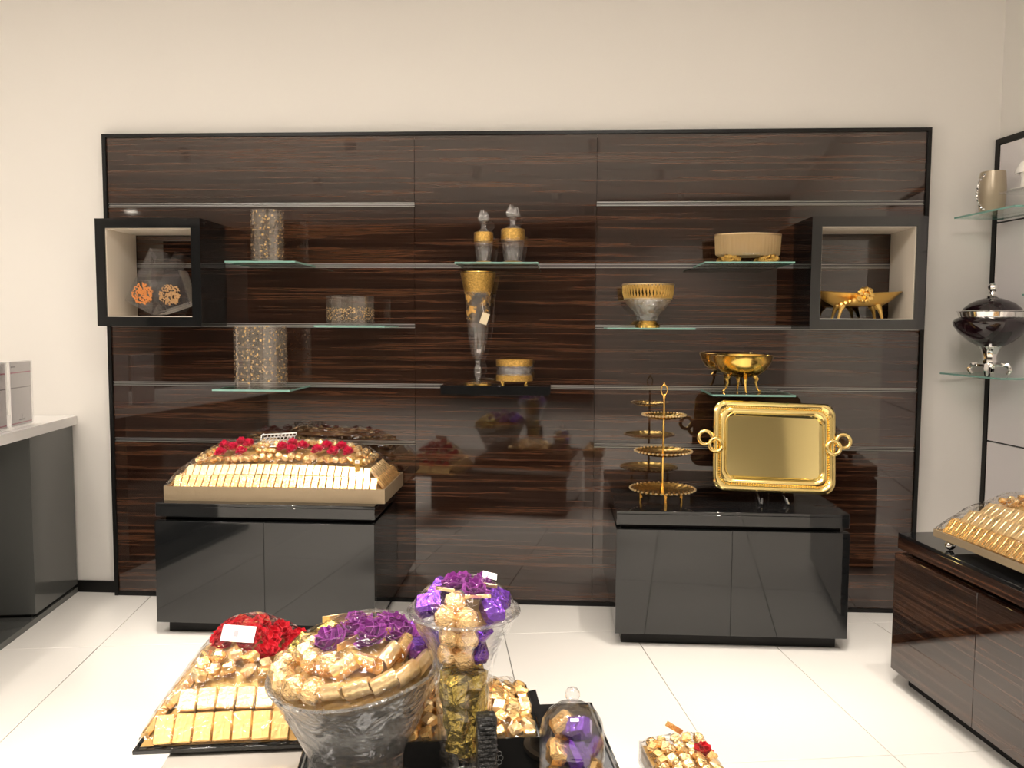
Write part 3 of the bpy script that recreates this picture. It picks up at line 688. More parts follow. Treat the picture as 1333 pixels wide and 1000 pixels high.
def heap_f(d, half, rise): return rise * (1 - (1 - min(1, max(0, d) / half)) ** 1.65)
def ridge(x, w_): return 1 - .22 * (abs(x) / (w_ / 2)) ** 2
def nth(k):
    k += 1
    return '%d%s' % (k, 'th' if 10 < k % 100 < 14 else {1: 'st', 2: 'nd', 3: 'rd'}.get(k % 10, 'th'))
def tray_heap(base, w_, d_, z0, rise, where, grp, rows=3, pitch=.033, xmin=None, bars=('bar', 'barp', 'barp'), step=.041, first=.022, centre=('nug', 'nugp', 'balls'), cpitch=.036, no_centre=None, backrow=True, csc=1.0, sides=(-1, 1), flip=None):
    half = min(w_, d_) / 2
    def hz(x, y):
        d = min(w_ / 2 - abs(x), d_ / 2 - abs(y)); return z0 + heap_f(d, half, rise) * ridge(x, w_)
    def ok(x): return xmin is None or x <= xmin
    for r_ in range(rows):
        dd = first + r_ * step
        slope = math.atan2(heap_f(dd + .02, half, rise) - heap_f(dd - .02, half, rise), .04)
        nz, nh = math.cos(slope), math.sin(slope)
        kind = bars[min(r_, len(bars) - 1)]
        L = w_ - 2 * dd - pitch * .6; n = int(L / pitch)
        rn = ('first', 'second', 'third', 'fourth')[r_]
        for k in range(n):
            x = -L / 2 + (k + .5) * L / n
            if not ok(x): continue
            piece(kind, base, (x, -d_ / 2 + dd, z0 + heap_f(dd, half, rise) * ridge(x, w_) + .004), (0, -nh + random.uniform(-.04, .04), nz), random.uniform(-.05, .05), 'gold foil bar, %s from left in %s front row of %s' % (nth(k), rn, where), '%s, %s front row' % (grp, rn))
            if backrow and r_ == 0:
                piece(kind, base, (x, d_ / 2 - dd, z0 + heap_f(dd, half, rise) * ridge(x, w_) + .004), (0, nh, nz), 0, 'gold foil bar, %s from left along the back edge of %s' % (nth(k), where), grp + ', back row')
        L = d_ - 2 * dd - pitch * .6; n = int(L / pitch)
        for s in sides:
            for k in range(n):
                y = -L / 2 + (k + .5) * L / n; x = s * (w_ / 2 - dd)
                if not ok(x): continue
                o = piece(kind, base, (x, y, z0 + heap_f(dd, half, rise) * ridge(x, w_) + .004), (s * nh, 0, nz), 0, 'gold foil bar, %s from front in %s row at %s end of %s' % (nth(k), rn, 'left' if s < 0 else 'right', where), '%s, %s end' % (grp, 'left' if s < 0 else 'right'))
                mw = base @ Matrix.Translation((x, y, z0 + heap_f(dd, half, rise) * ridge(x, w_) + .004)) @ Matrix.Rotation(s * slope, 4, 'Y') @ Matrix.Rotation(PI / 2, 4, 'Z')
                o.rotation_euler = mw.to_euler()
    din = first + (rows - .35) * step
    nx, ny = int((w_ - 2 * din) / cpitch), int((d_ - 2 * din) / cpitch)
    for i in range(nx):
        for j in range(ny):
            x = -(w_ / 2 - din) + (i + .5) * (w_ - 2 * din) / nx + random.uniform(-.006, .006)
            y = -(d_ / 2 - din) + (j + .5) * (d_ - 2 * din) / ny + random.uniform(-.006, .006)
            if not ok(x) or (no_centre and no_centre(x, y)): continue
            piece(random.choice(centre), base, (x, y, hz(x, y) + .010 + random.uniform(-.002, .005)), (random.uniform(-.5, .5), random.uniform(-.6, .3), 1), random.uniform(0, 6), 'small gold foil chocolate heaped in the middle of the ' + where, grp + ', middle heap', sc=csc * random.uniform(.85, 1.1))
    return hz
def mound(t, w_, d_, z0, rise, drop=.012, mat='liner', nx=28, ny=14):
    half = min(w_, d_) / 2; vs = []; fs = []
    for j in range(ny + 1):
        for i in range(nx + 1):
            x = -w_ / 2 + w_ * i / nx; y = -d_ / 2 + d_ * j / ny
            d = min(w_ / 2 - abs(x), d_ / 2 - abs(y)); vs.append((x, y, z0 - drop * .3 + heap_f(d, half, rise) * ridge(x, w_) - drop * min(1, d / .03)))
    for j in range(ny):
        for i in range(nx): a = j * (nx + 1) + i; fs.append((a, a + 1, a + nx + 2, a + nx + 1))
    MB().add(vs, fs).build('liner', mat, t)
def film(t, w_, d_, z0, rise, up=.02, nx=40, ny=24, name='cellophane_wrap', tie=None):
    half = min(w_, d_) / 2; vs = []; fs = []
    for j in range(ny + 1):
        for i in range(nx + 1):
            x = -w_ / 2 + w_ * i / nx; y = -d_ / 2 + d_ * j / ny
            d = min(w_ / 2 - abs(x), d_ / 2 - abs(y)); e = min(1, d / .03)
            z = z0 + heap_f(d, half, rise) * ridge(x, w_) + up * e + e * .0035 * math.sin(23 * x + 31 * y) * math.cos(17 * x - 41 * y) + e * .003 * math.sin(61 * x + 9 * y)
            if tie:
                q = math.hypot(x - tie[0], y - tie[1]); z += .03 * math.exp(-(q / .05) ** 2) + e * .008 * math.exp(-(q / .16) ** 2) * math.sin(11 * math.atan2(y - tie[1], x - tie[0]))
            vs.append((x, y, z))
    for j in range(ny):
        for i in range(nx): a = j * (nx + 1) + i; fs.append((a, a + 1, a + nx + 2, a + nx + 1))
    return MB().add(vs, fs).build(name, 'cellophane', t, smooth=80)

def open_tray(t, w_, d_, h, mat, th=.006):
    MB().box((0, 0, .004), (w_, d_, .008)).build('tray_base', mat, t)
    for nm, c, dd in (('front_side', (0, -d_ / 2 + th / 2, h / 2 + .004), (w_, th, h - .008)), ('back_side', (0, d_ / 2 - th / 2, h / 2 + .004), (w_, th, h - .008)),
                      ('end_side', (-w_ / 2 + th / 2, 0, h / 2 + .004), (th, d_ - 2 * th, h - .008)), ('end_side', (w_ / 2 - th / 2, 0, h / 2 + .004), (th, d_ - 2 * th, h - .008))):
        MB().box(c, dd).build(nm, mat, t)

# ---- wide tray on the left black cabinet
TW, TD = 1.030, .452
t = thing('chocolate_tray', 'wide kraft-gold gift tray heaped with chocolates under cellophane on black cabinet', 'gift tray', (-.658, -.2485, .6135))
open_tray(t, TW, TD, .066, 'kraft'); mound(t, TW - .012, TD - .012, .052, .178)
film(t, TW, TD, .067, .185, .018, tie=(-.06, 0))
base = Matrix.Translation((-.658, -.2485, .6135))
inred = lambda x, y: (-.33 < x < -.15 and -.105 < y < .05) or (-.04 < x < .34 and -.09 < y < -.01)
hz = tray_heap(base, TW - .014, TD - .014, .056, .178, 'wide chocolate tray', 'wide tray', rows=2, cpitch=.034, no_centre=inred, csc=1.38)
for k, (x, y) in enumerate(((-.30, -.085), (-.25, -.055), (-.30, -.035), (-.20, -.085), (-.18, -.03), (-.24, .02))):
    piece('rose', base, (x, y, hz(x, y) + .014), (random.uniform(-.3, .1), -.45, 1), random.uniform(0, 6), 'red ribbon rose in the left cluster on the wide chocolate tray', 'left red roses on the wide tray', cat='rose', sc=1.25)
for k, (x, y) in enumerate(((-.01, -.06), (.04, -.075), (.03, -.03), (.085, -.05), (.16, -.07), (.20, -.04), (.24, -.075), (.31, -.07), (.27, -.035))):
    piece('rose', base, (x, y, hz(x, y) + .014), (random.uniform(-.2, .2), -.45, 1), random.uniform(0, 6), 'red ribbon rose in the right cluster on the wide chocolate tray', 'right red roses on the wide tray', cat='rose', sc=1.25)
def lace(loc, rot, w_, h_, label):
    t = thing('lace_ribbon', label, 'ribbon', loc); t.rotation_euler = rot
    mb = MB()
    for side in (-h_ / 2, h_ / 2): mb.box((0, 0, side), (w_, .0015, .006))
    nx, nz = 9, 4
    for i in range(nx):
        for j in range(nz):
            mb.ring((-w_ / 2 + (i + .5 + .25 * (j % 2)) * w_ / (nx + .3), 0, -h_ / 2 + (j + .5) * h_ / nz), h_ / nz * .50, .0016, 'y', 10, 4)
    mb.build('lace_band', 'silver_lace', t)
    MB().tube([(-w_ / 2 - .004, 0, 0), (-w_ / 2 - .006, -.004, h_ * .4), (-w_ / 2 + .004, -.002, h_ * .55)], .003, 6).build('ribbon_fold', 'silver_lace', t)
lace((-.700, -.270, .872), (R(-46), R(-4), R(0)), .165, .075, 'silver pierced lace ribbon across the wide chocolate tray')
t = thing('price_sign', 'small bronze spike price holder stuck into the wide chocolate tray', 'price sign', (-.285, -.405, .750))
MB().box((0, 0, .042), (.045, .003, .030), bev=.001).build('plaque', 'gold_relief', t)
MB().prism([(-.011, -.0015), (.011, -.0015), (.011, .0015), (-.011, .0015)], -.008, .028).build('spike', 'gold_relief', t)
MB().box((0, -.0025, .044), (.020, .001, .016)).build('price_card', 'card_white', t); MB().box((0, -.0033, .0445), (.012, .0006, .008)).build('price_print', 'print_grey', t)

# ---- tray on the ebony cabinet at the right edge (local x runs towards the camera)
TW2, TD2 = .86, .42
loc = t2w(1.868 + TD2 / 2, 2.905 - TW2 / 2, .6135 + .036)
rz = AL - PI / 2
t = thing('chocolate_tray', 'gold chocolate gift tray on steel ball feet on the ebony cabinet', 'gift tray', loc, rz)
open_tray(t, TW2, TD2, .026, 'kraft'); mound(t, TW2 - .012, TD2 - .012, .016, .165)
film(t, TW2, TD2, .027, .175, .018, tie=(.05, 0))
for sx in (-1, 1):
    for sy in (-1, 1): MB().ico((sx * (TW2 / 2 - .07), sy * (TD2 / 2 - .022), -.018), .0178, 3).build('ball_foot', 'chrome', t)
base = Matrix.Translation(loc) @ Matrix.Rotation(rz, 4, 'Z')
hz = tray_heap(base, TW2 - .014, TD2 - .014, .020, .165, 'ebony cabinet tray', 'ebony cabinet tray', xmin=.16, no_centre=lambda x, y: .0 < x < .2 and -.03 < y < .06)
for x, y in ((.04, -.01), (.085, .01), (.06, .03), (.12, -.005)):
    piece('rose', base, (x, y, hz(x, y) + .014), (-.3, -.4, 1), random.uniform(0, 6), 'red ribbon rose on the tray on the ebony cabinet', 'roses on the ebony cabinet tray', cat='rose')

# ------------------------------------------------------------------ foreground table
tb = thing('display_table', 'low display table with grey gloss top in the foreground', 'table', t2w(-.116, 1.72, 0), AL)
MB().box((0, 0, .165), (1.05, .95, .30)).build('table_body', 'black_gloss', tb)
MB().box((0, 0, .3275), (1.095, 1.0, .025), bev=.002).build('table_top', 'grey_table', tb)
MB().box((0, 0, .0075), (.98, .88, .015)).build('plinth', 'black_matt', tb)
pf = thing('black_riser', 'flat glossy black riser on the display table under the glassware', 'riser', t2w(.0605, 1.79, .341), AL)
MB().box((0, 0, .037), (.737, .72, .074), bev=.002).build('riser_body', 'black_gloss', pf)
e = MB()
for sx in (-1, 1): e.box((sx * (.737 / 2 - .012), 0, .0765), (.004, .70, .005))
e.build('raised_line', 'aluminium', pf)
ZR = .341 + .0745

# ---- square mirror tray at the left
FW, FD = .430, .560
loc = t2w(-.748 + FW / 2, 2.095 + FD / 2, .341)
t = thing('mirror_tray', 'square mirror tray of gold chocolates and red paper flowers in the foreground', 'gift tray', loc, AL)
MB().box((0, 0, .014), (FW, FD, .012), bev=.002).build('mirror_plate', 'black_gloss', t)
MB().box((0, 0, .004), (FW * .6, FD * .6, .008)).build('foot_pad', 'black_matt', t)
mound(t, FW - .03, FD - .03, .026, .17)
film(t, FW, FD, .022, .20, .022, 30, 36)
base = Matrix.Translation(loc) @ Matrix.Rotation(AL, 4, 'Z')
hz = tray_heap(base, FW - .02, FD - .02, .026, .17, 'square mirror tray', 'mirror tray', rows=2, pitch=.047, bars=('slab', 'slabp', 'slabp'), step=.046, first=.022, centre=('nug', 'balls', 'nugp'), cpitch=.036, no_centre=lambda x, y: x > -.09 and y > -.09, csc=1.5)
k = 0
for i in range(5):
    for j in range(8):
        x = -.075 + i * .05 + random.uniform(-.008, .008); y = -.07 + j * .043 + random.uniform(-.008, .008)
        if x > FW / 2 - .03 or y > FD / 2 - .03 or (y < -.02 and x < -.02): continue
        piece('petr', base, (x, y, hz(x, y) + .012), (random.uniform(-.3, .3), -.3, 1), random.uniform(0, 6), 'red paper flower at the back of the square mirror tray', 'red paper flowers on the mirror tray', cat='paper flower')
t = thing('price_card', 'white price ticket lying on the chocolates of the square mirror tray', 'price card', base @ Vector((.005, -.085, hz(.005, -.085) + .048)), AL)
t.rotation_euler = (R(48), R(6), AL)
MB().box((0, 0, 0), (.088, .046, .0012)).build('card', 'card_white', t); MB().box((-.006, .0, .0010), (.012, .018, .0006)).build('print_mark', 'print_grey', t)

# ---- wide crystal bowl
BC = t2w(-.17, 1.885, ZR)
bw = thing('crystal_bowl', 'wide flared crystal bowl filled with gold and purple sweets', 'bowl', BC, AL)
RB = .205
def tilt(p, a):
    k = max(0, (p.z - .03) / .2)
    wv = 1 + .012 * math.cos(3 * a + .6) * k
    return (p.x * wv, p.y * wv, p.z + .12 * p.x * k + .008 * k * math.cos(2 * a))
MB().lathe([(0, 0), (.112, 0), (.116, .006), (.112, .030), (.122, .055), (.150, .115), (.182, .185), (RB, .228), (RB - .008, .230), (.172, .186), (.140, .118), (.110, .068), (.090, .045), (0, .040)], 56, fn=tilt).build('glass_body', 'crystal_bowl', bw)
rp = []
for k in range(56):
    a = 2 * PI * k / 56; rp.append(tilt(Vector(((RB - .003) * math.cos(a), (RB - .003) * math.sin(a), .230)), a))
MB().tube(rp, .0045, 6, True).build('rim', 'crystal', bw)
ctl = lambda p, a: (p.x, p.y, p.z + .12 * p.x)
MB().lathe([(RB - .006, .226), (.190, .268), (.155, .302), (.10, .328), (.05, .341), (0, .345)], 48, fn=ctl).build('cellophane_cover', 'cellophane', bw, 80)
MB().lathe([(0, .140), (.08, .150), (.150, .190), (.172, .212), (.165, .228), (.10, .268), (0, .290)], 32, fn=ctl).build('paper_filling', 'liner', bw)
base = Matrix.Translation(BC) @ Matrix.Rotation(AL, 4, 'Z')
def dome_pt(a, r):
    z = .225 + .085 * (1 - (r / .20) ** 2); x, y = r * math.cos(a), r * math.sin(a)
    return Vector((x, y, z + .12 * x * .9)), Vector((x * .8 - .1, y * .8, .20))
BL = 'in the wide crystal bowl'
for k in range(5):
    a = R(-103 + 18.5 * k); p, n = dome_pt(a, .168); piece('roll', base, p, n, a + PI / 2, 'pale gold foil roll, %s from left along front rim %s' % (nth(k), BL), 'rolls in the wide bowl, rim row')
for k in range(4):
    a = R(-98 + 24 * k); p, n = dome_pt(a, .118); piece('rollg' if k % 2 else 'roll', base, p, n, a + PI / 2 + (.5, -.9, .3, .1)[k], 'gold foil roll, %s from left in second ring %s' % (nth(k), BL), 'rolls in the wide bowl, second ring')
for k in range(5):
    a = R(-190 + 18 * k); p, n = dome_pt(a, .168); piece('ball', base, p, n, k, 'crinkled gold ball, %s from back along left rim %s' % (nth(k), BL), 'balls in the wide bowl, rim')
for k in range(4):
    a = R(-195 + 26 * k); p, n = dome_pt(a, .112); piece('ball', base, p, n, k, 'crinkled gold ball, %s from back in inner ring %s' % (nth(k), BL), 'balls in the wide bowl, inner')
for k, (a, r) in enumerate(((150, .155), (125, .16), (140, .095), (103, .15))):
    p, n = dome_pt(R(a), r); piece('twist', base, p, n, k, ('leftmost olive gold foil sweet', 'second olive gold foil sweet from the left', 'innermost olive gold foil sweet', 'rearmost olive gold foil sweet')[k] + ' ' + BL, 'olive sweets in the wide bowl')
for k, (a, r) in enumerate(((-14, .150), (12, .158), (38, .155))):
    p, n = dome_pt(R(a), r); piece('cubep', base, p, n, .3 * k + .4, ('front', 'middle', 'rear')[k] + ' shiny purple foil cube at the right side ' + BL, 'purple cubes in the wide bowl')
for k, (x, y) in enumerate(((-.055, -.012), (.035, -.018), (.0, .065), (.085, .06), (-.03, .125), (.06, .13), (.100, .005))):
    p, n = dome_pt(math.atan2(y, x), math.hypot(x, y)); piece('petp', base, p + Vector((0, 0, -.008)), n + Vector((0, -.06, 0)), k, ('left front', 'right front', 'middle', 'right middle', 'left rear', 'right rear', 'rightmost')[k] + ' ruffled purple paper flower on top ' + BL, 'purple paper flowers in the wide bowl', cat='paper flower')
for k, (x0, y0, x1, y1) in enumerate(((-.035, -.09, .02, -.005), (.01, .02, .11, -.01), (-.09, .09, -.02, .115))):
    p, n = Vector(((x0 + x1) / 2, (y0 + y1) / 2, .335)), 0
    o = thing('gold_ribbon', ('gold ribbon strip standing between the purple flowers', 'gold ribbon strip at the right of the purple flowers', 'gold ribbon strip behind the purple flowers')[k] + ' in the bowl', 'ribbon', base @ Vector((p.x, p.y, .31)), AL + math.atan2(y1 - y0, x1 - x0))
    MB().box((0, 0, 0), (math.hypot(x1 - x0, y1 - y0), .002, .016), bev=.0005).build('strip', 'foil_pale', o)

# ---- tall crystal vase
VC = t2w(.068, 1.755, ZR)
vs_ = thing('crystal_vase', 'tall flared crystal vase filled with olive foil and purple sweets', 'vase', VC, AL)
MB().box((0, 0, .014), (.104, .104, .028), bev=.004).build('square_foot', 'crystal', vs_)
MB().lathe([(0, .028), (.030, .030), (.034, .045), (.048, .075), (.055, .12), (.060, .20), (.066, .28), (.082, .33), (.108, .375), (.121, .400), (.116, .403), (.102, .378), (.076, .335), (.060, .285), (.054, .20), (.049, .12), (.042, .082), (0, .075)], 44, fn=lambda p, a: (p.x, p.y, p.z + .006 * math.cos(2 * a) * (1 if p.z > .36 else 0))).build('glass_body', 'crystal_clear', vs_)
MB().ring((0, 0, .402), .1185, .004, 'z', 44, 6).build('rim', 'crystal', vs_)
MB().lathe([(.115, .404), (.105, .425), (.08, .450), (.045, .468), (0, .474)], 44).build('cellophane_cover', 'cellophane', vs_, 80)
cr_ = MB().lathe([(0, .085), (.034, .09), (.041, .105), (.045, .13), (.046, .16), (.048, .19), (.050, .22), (.052, .25), (.050, .275), (0, .28)], 16)
for v in cr_.v: v += Vector((random.uniform(-1, 1), random.uniform(-1, 1), random.uniform(-.5, .5))) * .009
cr_.build('crumpled_foil', 'foil_olive', vs_, 0)
MB().lathe([(0, .30), (.030, .305), (.045, .345), (.060, .385), (.05, .41), (0, .42)], 28).build('paper_filling', 'liner', vs_)
base = Matrix.Translation(VC) @ Matrix.Rotation(AL, 4, 'Z')
VL = 'in the tall crystal vase'
for k, (x, y, z) in enumerate(((-.040, -.062, .408), (.004, -.070, .404), (-.018, -.040, .430), (-.030, -.048, .362), (.006, -.052, .356), (-.034, -.030, .318), (.0, -.036, .312))):
    piece('ball', base, (x, y, z), (0, -.6, .8), k, ('left gold foil ball at the rim', 'right gold foil ball at the rim', 'topmost gold foil ball', 'left gold foil ball below the rim', 'right gold foil ball below the rim', 'lowest left gold foil ball', 'lowest right gold foil ball')[k] + ' ' + VL, 'gold balls in the tall vase', sc=.86)
for k, (x, y, z) in enumerate(((-.074, -.010, .418), (-.050, .035, .430), (.058, -.040, .412), (.072, .010, .420), (.034, -.034, .362), (.030, -.026, .318))):
    piece('cubep', base, (x, y, z), (x * 6, -.6, .8), k, ('leftmost shiny purple foil cube', 'rear left shiny purple foil cube', 'right front shiny purple foil cube', 'rightmost shiny purple foil cube', 'upper purple foil cube inside the neck', 'lower purple foil cube inside the neck')[k] + ' ' + VL, 'purple cubes in the tall vase', sc=.84 if z > .4 else .7)
for k, (x, y, z) in enumerate(((.022, -.022, .444), (-.022, .010, .448), (.040, .030, .440), (.0, .050, .438))):
    piece('petp', base, (x, y, z), (x * 4, y * 4 - .2, 1), k, ('front', 'left', 'right', 'rear')[k] + ' ruffled purple paper flower on top ' + VL, 'purple paper flowers in the tall vase', cat='paper flower', sc=.72)
for k, (x, y, z, a, L) in enumerate(((.028, -.045, .445, .05, .055), (-.04, -.015, .452, -.5, .045), (.05, .0, .455, -.6, .05))):
    o = thing('gold_ribbon', ('front', 'left', 'right')[k] + ' gold ribbon strip on the purple flowers ' + VL, 'ribbon', base @ Vector((x, y, z)), AL + a)
    MB().box((0, 0, 0), (L, .0025, .008), bev=.0006).build('strip', 'foil_pale', o)
o = thing('price_card', 'tiny white ticket sticking out on top of the tall crystal vase', 'price card', base @ Vector((.058, .03, .466)), AL); o.rotation_euler = (R(30), R(15), AL)
MB().box((0, 0, 0), (.032, .018, .001)).build('card', 'card_white', o)

# ---- black gift box of gold chocolates behind the vase
GW, GD, GH = .310, .280, .075
loc = t2w(.090, 1.826 + GD / 2, ZR)
t = thing('gift_box', 'open black gift box of small gold chocolates with silver emblem on its front', 'gift box', loc, AL)
open_tray(t, GW, GD, GH, 'black_gloss', .004); mound(t, GW - .014, GD - .014, .055, .05, nx=12, ny=12)
lg = MB()
for q in range(10):
    a = 2 * PI * q / 10; lg.ring((.048 + .017 * math.cos(a), -GD / 2 - .0006, .030 + .017 * math.sin(a)), .0055, .0006, 'y', 10, 4)
lg.ring((.048, -GD / 2 - .0006, .030), .012, .0006, 'y', 16, 4)
for q in range(5): lg.ring((.040 + .004 * q, -GD / 2 - .0006, .060 + .002 * (q % 2)), .002, .0005, 'y', 8, 4)
lg.build('silver_emblem', 'logo_silver', t)
MB().box((GW / 2 + .012, .02, GH - .006), (.020, .19, .002), (0, R(-12), 0)).build('side_flap', 'black_gloss', t)
MB().box((GW / 2 + .012, -.085, GH + .004), (.022, .10, .003), (0, R(15), 0)).build('side_flap', 'black_gloss', t)
film(t, GW - .01, GD - .01, GH - .004, .075, .014, 24, 24)
base = Matrix.Translation(loc) @ Matrix.Rotation(AL, 4, 'Z')
for i in range(9):
    for j in range(8):
        x = -GW / 2 + .022 + i * (GW - .044) / 8; y = -GD / 2 + .022 + j * (GD - .044) / 7
        d = min(GW / 2 - abs(x), GD / 2 - abs(y)); z = .066 + heap_f(d, .14, .055) + random.uniform(-.003, .005)
        piece(random.choice(('nug', 'nug', 'nugp')), base, (x + random.uniform(-.004, .004), y + random.uniform(-.004, .004), z), (random.uniform(-.6, .6), random.uniform(-.7, .3), 1), random.uniform(0, 6), 'small gold foil chocolate cube in the open black gift box', 'gold cubes in the black gift box', sc=1.3)

# ---- black textured menu holder
t = thing('menu_holder', 'upright black embossed holder standing before the tall crystal vase', 'holder', t2w(.112, 1.665, ZR), AL + .06)
MB().box((0, 0, .105), (.040, .040, .205), (R(-4), 0, 0), bev=.003).build('embossed_block', 'croc', t)
rb = MB()
for k in range(22): rb.box((0, -.0215 - .0, .008 + k * .0090), (.034, .003, .0062), (R(-4), 0, 0), bev=.001)
for v in rb.v: v.y += (v.z - .105) * math.tan(R(4)) * 1.0
rb.build('embossed_ribs', 'croc', t)
MB().box((0, 0, .003), (.075, .06, .006)).build('base', 'black_gloss', t)

# ---- glass dome
DC = t2w(.303, 1.735, ZR)
t = thing('glass_cloche', 'small glass cloche with ball knob over gold and purple sweets', 'cloche', DC, AL)
MB().lathe([(0, 0), (.084, 0), (.086, .006), (.084, .012), (0, .0125)], 40).build('wooden_base', 'wood_base', t)
MB().lathe([(.0705, .013), (.0705, .128), (.066, .153), (.054, .173), (.036, .187), (.012, .194), (.012, .192), (.035, .184), (.052, .171), (.064, .152), (.0685, .128), (.0685, .013)], 44, closed=True).build('glass_dome', 'crystal_clear', t)
MB().lathe([(0, .192), (.009, .193), (.007, .198), (.012, .202), (.0165, .211), (.0165, .218), (.011, .227), (0, .231)], 24).build('ball_knob', 'crystal_fine', t)
base = Matrix.Translation(DC) @ Matrix.Rotation(AL, 4, 'Z')
for k, (kd, x, y, z) in enumerate((('cubeg', -.034, -.020, .042), ('cubep', .004, -.034, .044), ('cubeg', .038, -.006, .046), ('cubeg', -.034, -.014, .096), ('cubep', .004, -.028, .094), ('cubep', .034, .004, .100), ('cubep', .010, -.014, .145), ('cubeg', -.020, .006, .146), ('cubep', .0, .036, .05), ('cubeg', .0, .036, .105))):
    piece(kd, base, (x, y, z), (random.uniform(-.7, .7), -.5, .7), .5 * k, ('lower left gold', 'lower middle purple', 'lower right gold', 'middle left gold', 'central purple', 'middle right purple', 'topmost purple', 'topmost gold', 'lower rear purple', 'upper rear gold')[k] + ' foil chocolate block under the glass cloche', ('purple' if kd == 'cubep' else 'gold') + ' blocks under the cloche', sc=.86)

# ---- small clear box of gold sweets on its own stand
t = thing('stand', 'slim white stand under the small clear box of gold sweets', 'stand', t2w(.562, 1.72, 0), AL)
MB().box((0, 0, .20), (.13, .23, .40), bev=.003).build('column', 'white_gloss', t); MB().box((0, 0, .004), (.20, .25, .008)).build('base', 'white_gloss', t)
loc = t2w(.562, 1.72, .401)
t = thing('clear_gift_box', 'small clear box packed with gold sweets and one red rose', 'gift box', loc, AL)
open_tray(t, .158, .270, .055, 'acrylic', .003)
film(t, .155, .266, .055, .035, .012, 14, 24)
MB().box((0, 0, .028), (.148, .258, .036)).build('paper_filling', 'liner', t)
MB().box((-.01, .085, .108), (.05, .004, .012), (0, R(35), .3)).build('ribbon_tie', 'foil_gold', t)
base = Matrix.Translation(loc) @ Matrix.Rotation(AL, 4, 'Z')
for i in range(5):
    for j in range(9):
        x, y = -.056 + i * .028, -.116 + j * .029
        if x > .03 and .03 < y < .075: continue
        piece(random.choice(('balls', 'nug', 'nugp')), base, (x + random.uniform(-.004, .004), y, .058 + random.uniform(0, .010)), (random.uniform(-.5, .5), -.4, 1), random.uniform(0, 6), 'small gold foil sweet in the clear box at the lower edge', 'gold sweets in the clear box', sc=.95)
piece('petr', base, (.048, .052, .066), (.2, -.3, 1), 0, 'single red paper rose in the small clear gift box', None, 'red_paper_rose', .75, 'rose')

# ------------------------------------------------------------------ counter at the left
ct = thing('service_counter', 'white topped service counter with dark grey glossy front at the left', 'counter', (0, 0, 0))
def tp(tx, ty): return tuple(t2w(tx, ty).xy)
def wy(tx, off): return (WALL_Y - off - tx * math.sin(AL)) / math.cos(AL) + PY     # tile y where that tile x meets the wall
def cprism(nm, a0, a1, y0, y1, z0, z1, mat, off=.004):
    pts = [tp(a0, y0), tp(a1, y0), tp(a1, wy(a1, off) if y1 is None else y1), tp(a0, wy(a0, off) if y1 is None else y1)]
    return MB().prism(pts, z0, z1).build(nm, mat, ct)
cprism('counter_top', -2.62, -1.858, 1.9, None, .896, .942, 'white_gloss')
cprism('end_panel', -2.50, -1.876, 4.075, None, .045, .8955, 'grey_gloss', .02)
cprism('recessed_front', -2.50, -2.12, 1.95, 4.075, .045, .8955, 'black_gloss')
cprism('floor_plate', -2.55, -1.876, 1.95, None, .0, .028, 'grey_gloss', .02)
cprism('plinth', -2.50, -1.93, 1.98, None, .0285, .0448, 'black_trim', .02) if False else None
cprism('plinth', -2.48, -1.90, 4.085, None, .0285, .0448, 'black_trim', .025)
cprism('plinth', -2.48, -2.14, 1.98, 4.08, .0285, .0448, 'black_trim', .025)
def leaflet(label, ty, rz=0.0):
    t = thing('leaflet_holder', label, 'leaflet holder', t2w(-1.915, ty, .9425), AL + PI / 2 + rz)   # local x along the counter, front faces the shop (-Y local)
    MB().box((0, -.006, .155), (.205, .003, .305)).build('front_sheet', 'acrylic', t)
    MB().box((0, .006, .155), (.205, .003, .305)).build('back_sheet', 'acrylic', t)
    MB().box((0, .0, .0015), (.205, .075, .003)).build('foot', 'acrylic', t)
    lf = MB().box((0, 0, .156), (.198, .0012, .296)).build('leaflet', 'leaf_paper', t)
    for z, h, mt in ((.255, .006, 'card_pink'), (.185, .005, 'print_grey'), (.020, .005, 'card_pink')):
        MB().box((0, -.0011, z), (.19, .0006, h)).build('printed_line', mt, lf)
    mb = MB(); mb.box((0, -.0011, .034), (.055, .0006, .006)); mb.prism([(-.003, -.0014), (.003, -.0014), (.003, -.0008), (-.003, -.0008)], .040, .060)
    mb.build('printed_emblem', 'print_grey', lf)
    mb = MB(); mb.box((-.07, -.0011, .283), (.04, .0006, .006)); mb.build('printed_heading', 'print_grey', lf)
    return t
leaflet('clear leaflet holder with pale pink lined leaflet, nearer the wall', 4.095)
leaflet('clear leaflet holder at the very left edge of the photo', 3.855)

# ------------------------------------------------------------------ white unit on the right wall
wu = thing('white_display_panel', 'white display panel with black frame on the right wall', 'wall panel', t2w(TXW, 3.86, 0), AL - PI / 2)
UL = 2.4      # local x runs towards the camera, -Y local points into the shop
zz = (0.0, .345, .872, 1.402, 1.932, 2.305)
for k in range(5):
    MB().box((UL / 2 + .016, -.010, (zz[k] + zz[k + 1]) / 2), (UL - .032, .018, zz[k + 1] - zz[k] - .008)).build('panel', 'pearl_white', wu)
MB().box((UL / 2, -.0035, 1.16), (UL - .03, .004, 2.29)).build('backing', 'black_matt', wu)
MB().box((.014, -.012, 1.1665), (.028, .022, 2.333)).build('frame_edge', 'black_trim', wu)
MB().box((UL / 2 + .014, -.012, 2.319), (UL - .028, .022, .028)).build('frame_edge', 'black_trim', wu)
def rshelf(label, ty0, ty1, z, d_=.25):
    t = gshelf(label, 0, 0, ty0 - ty1, d_, frame=(t2w(TXW - .024, (ty0 + ty1) / 2, z), AL - PI / 2))
    return t
rshelf('glass shelf on the right wall under the cream vase', 3.775, 3.36, 1.944)
rshelf('glass shelf on the right wall under the dark urn', 3.838, 3.40, 1.204)
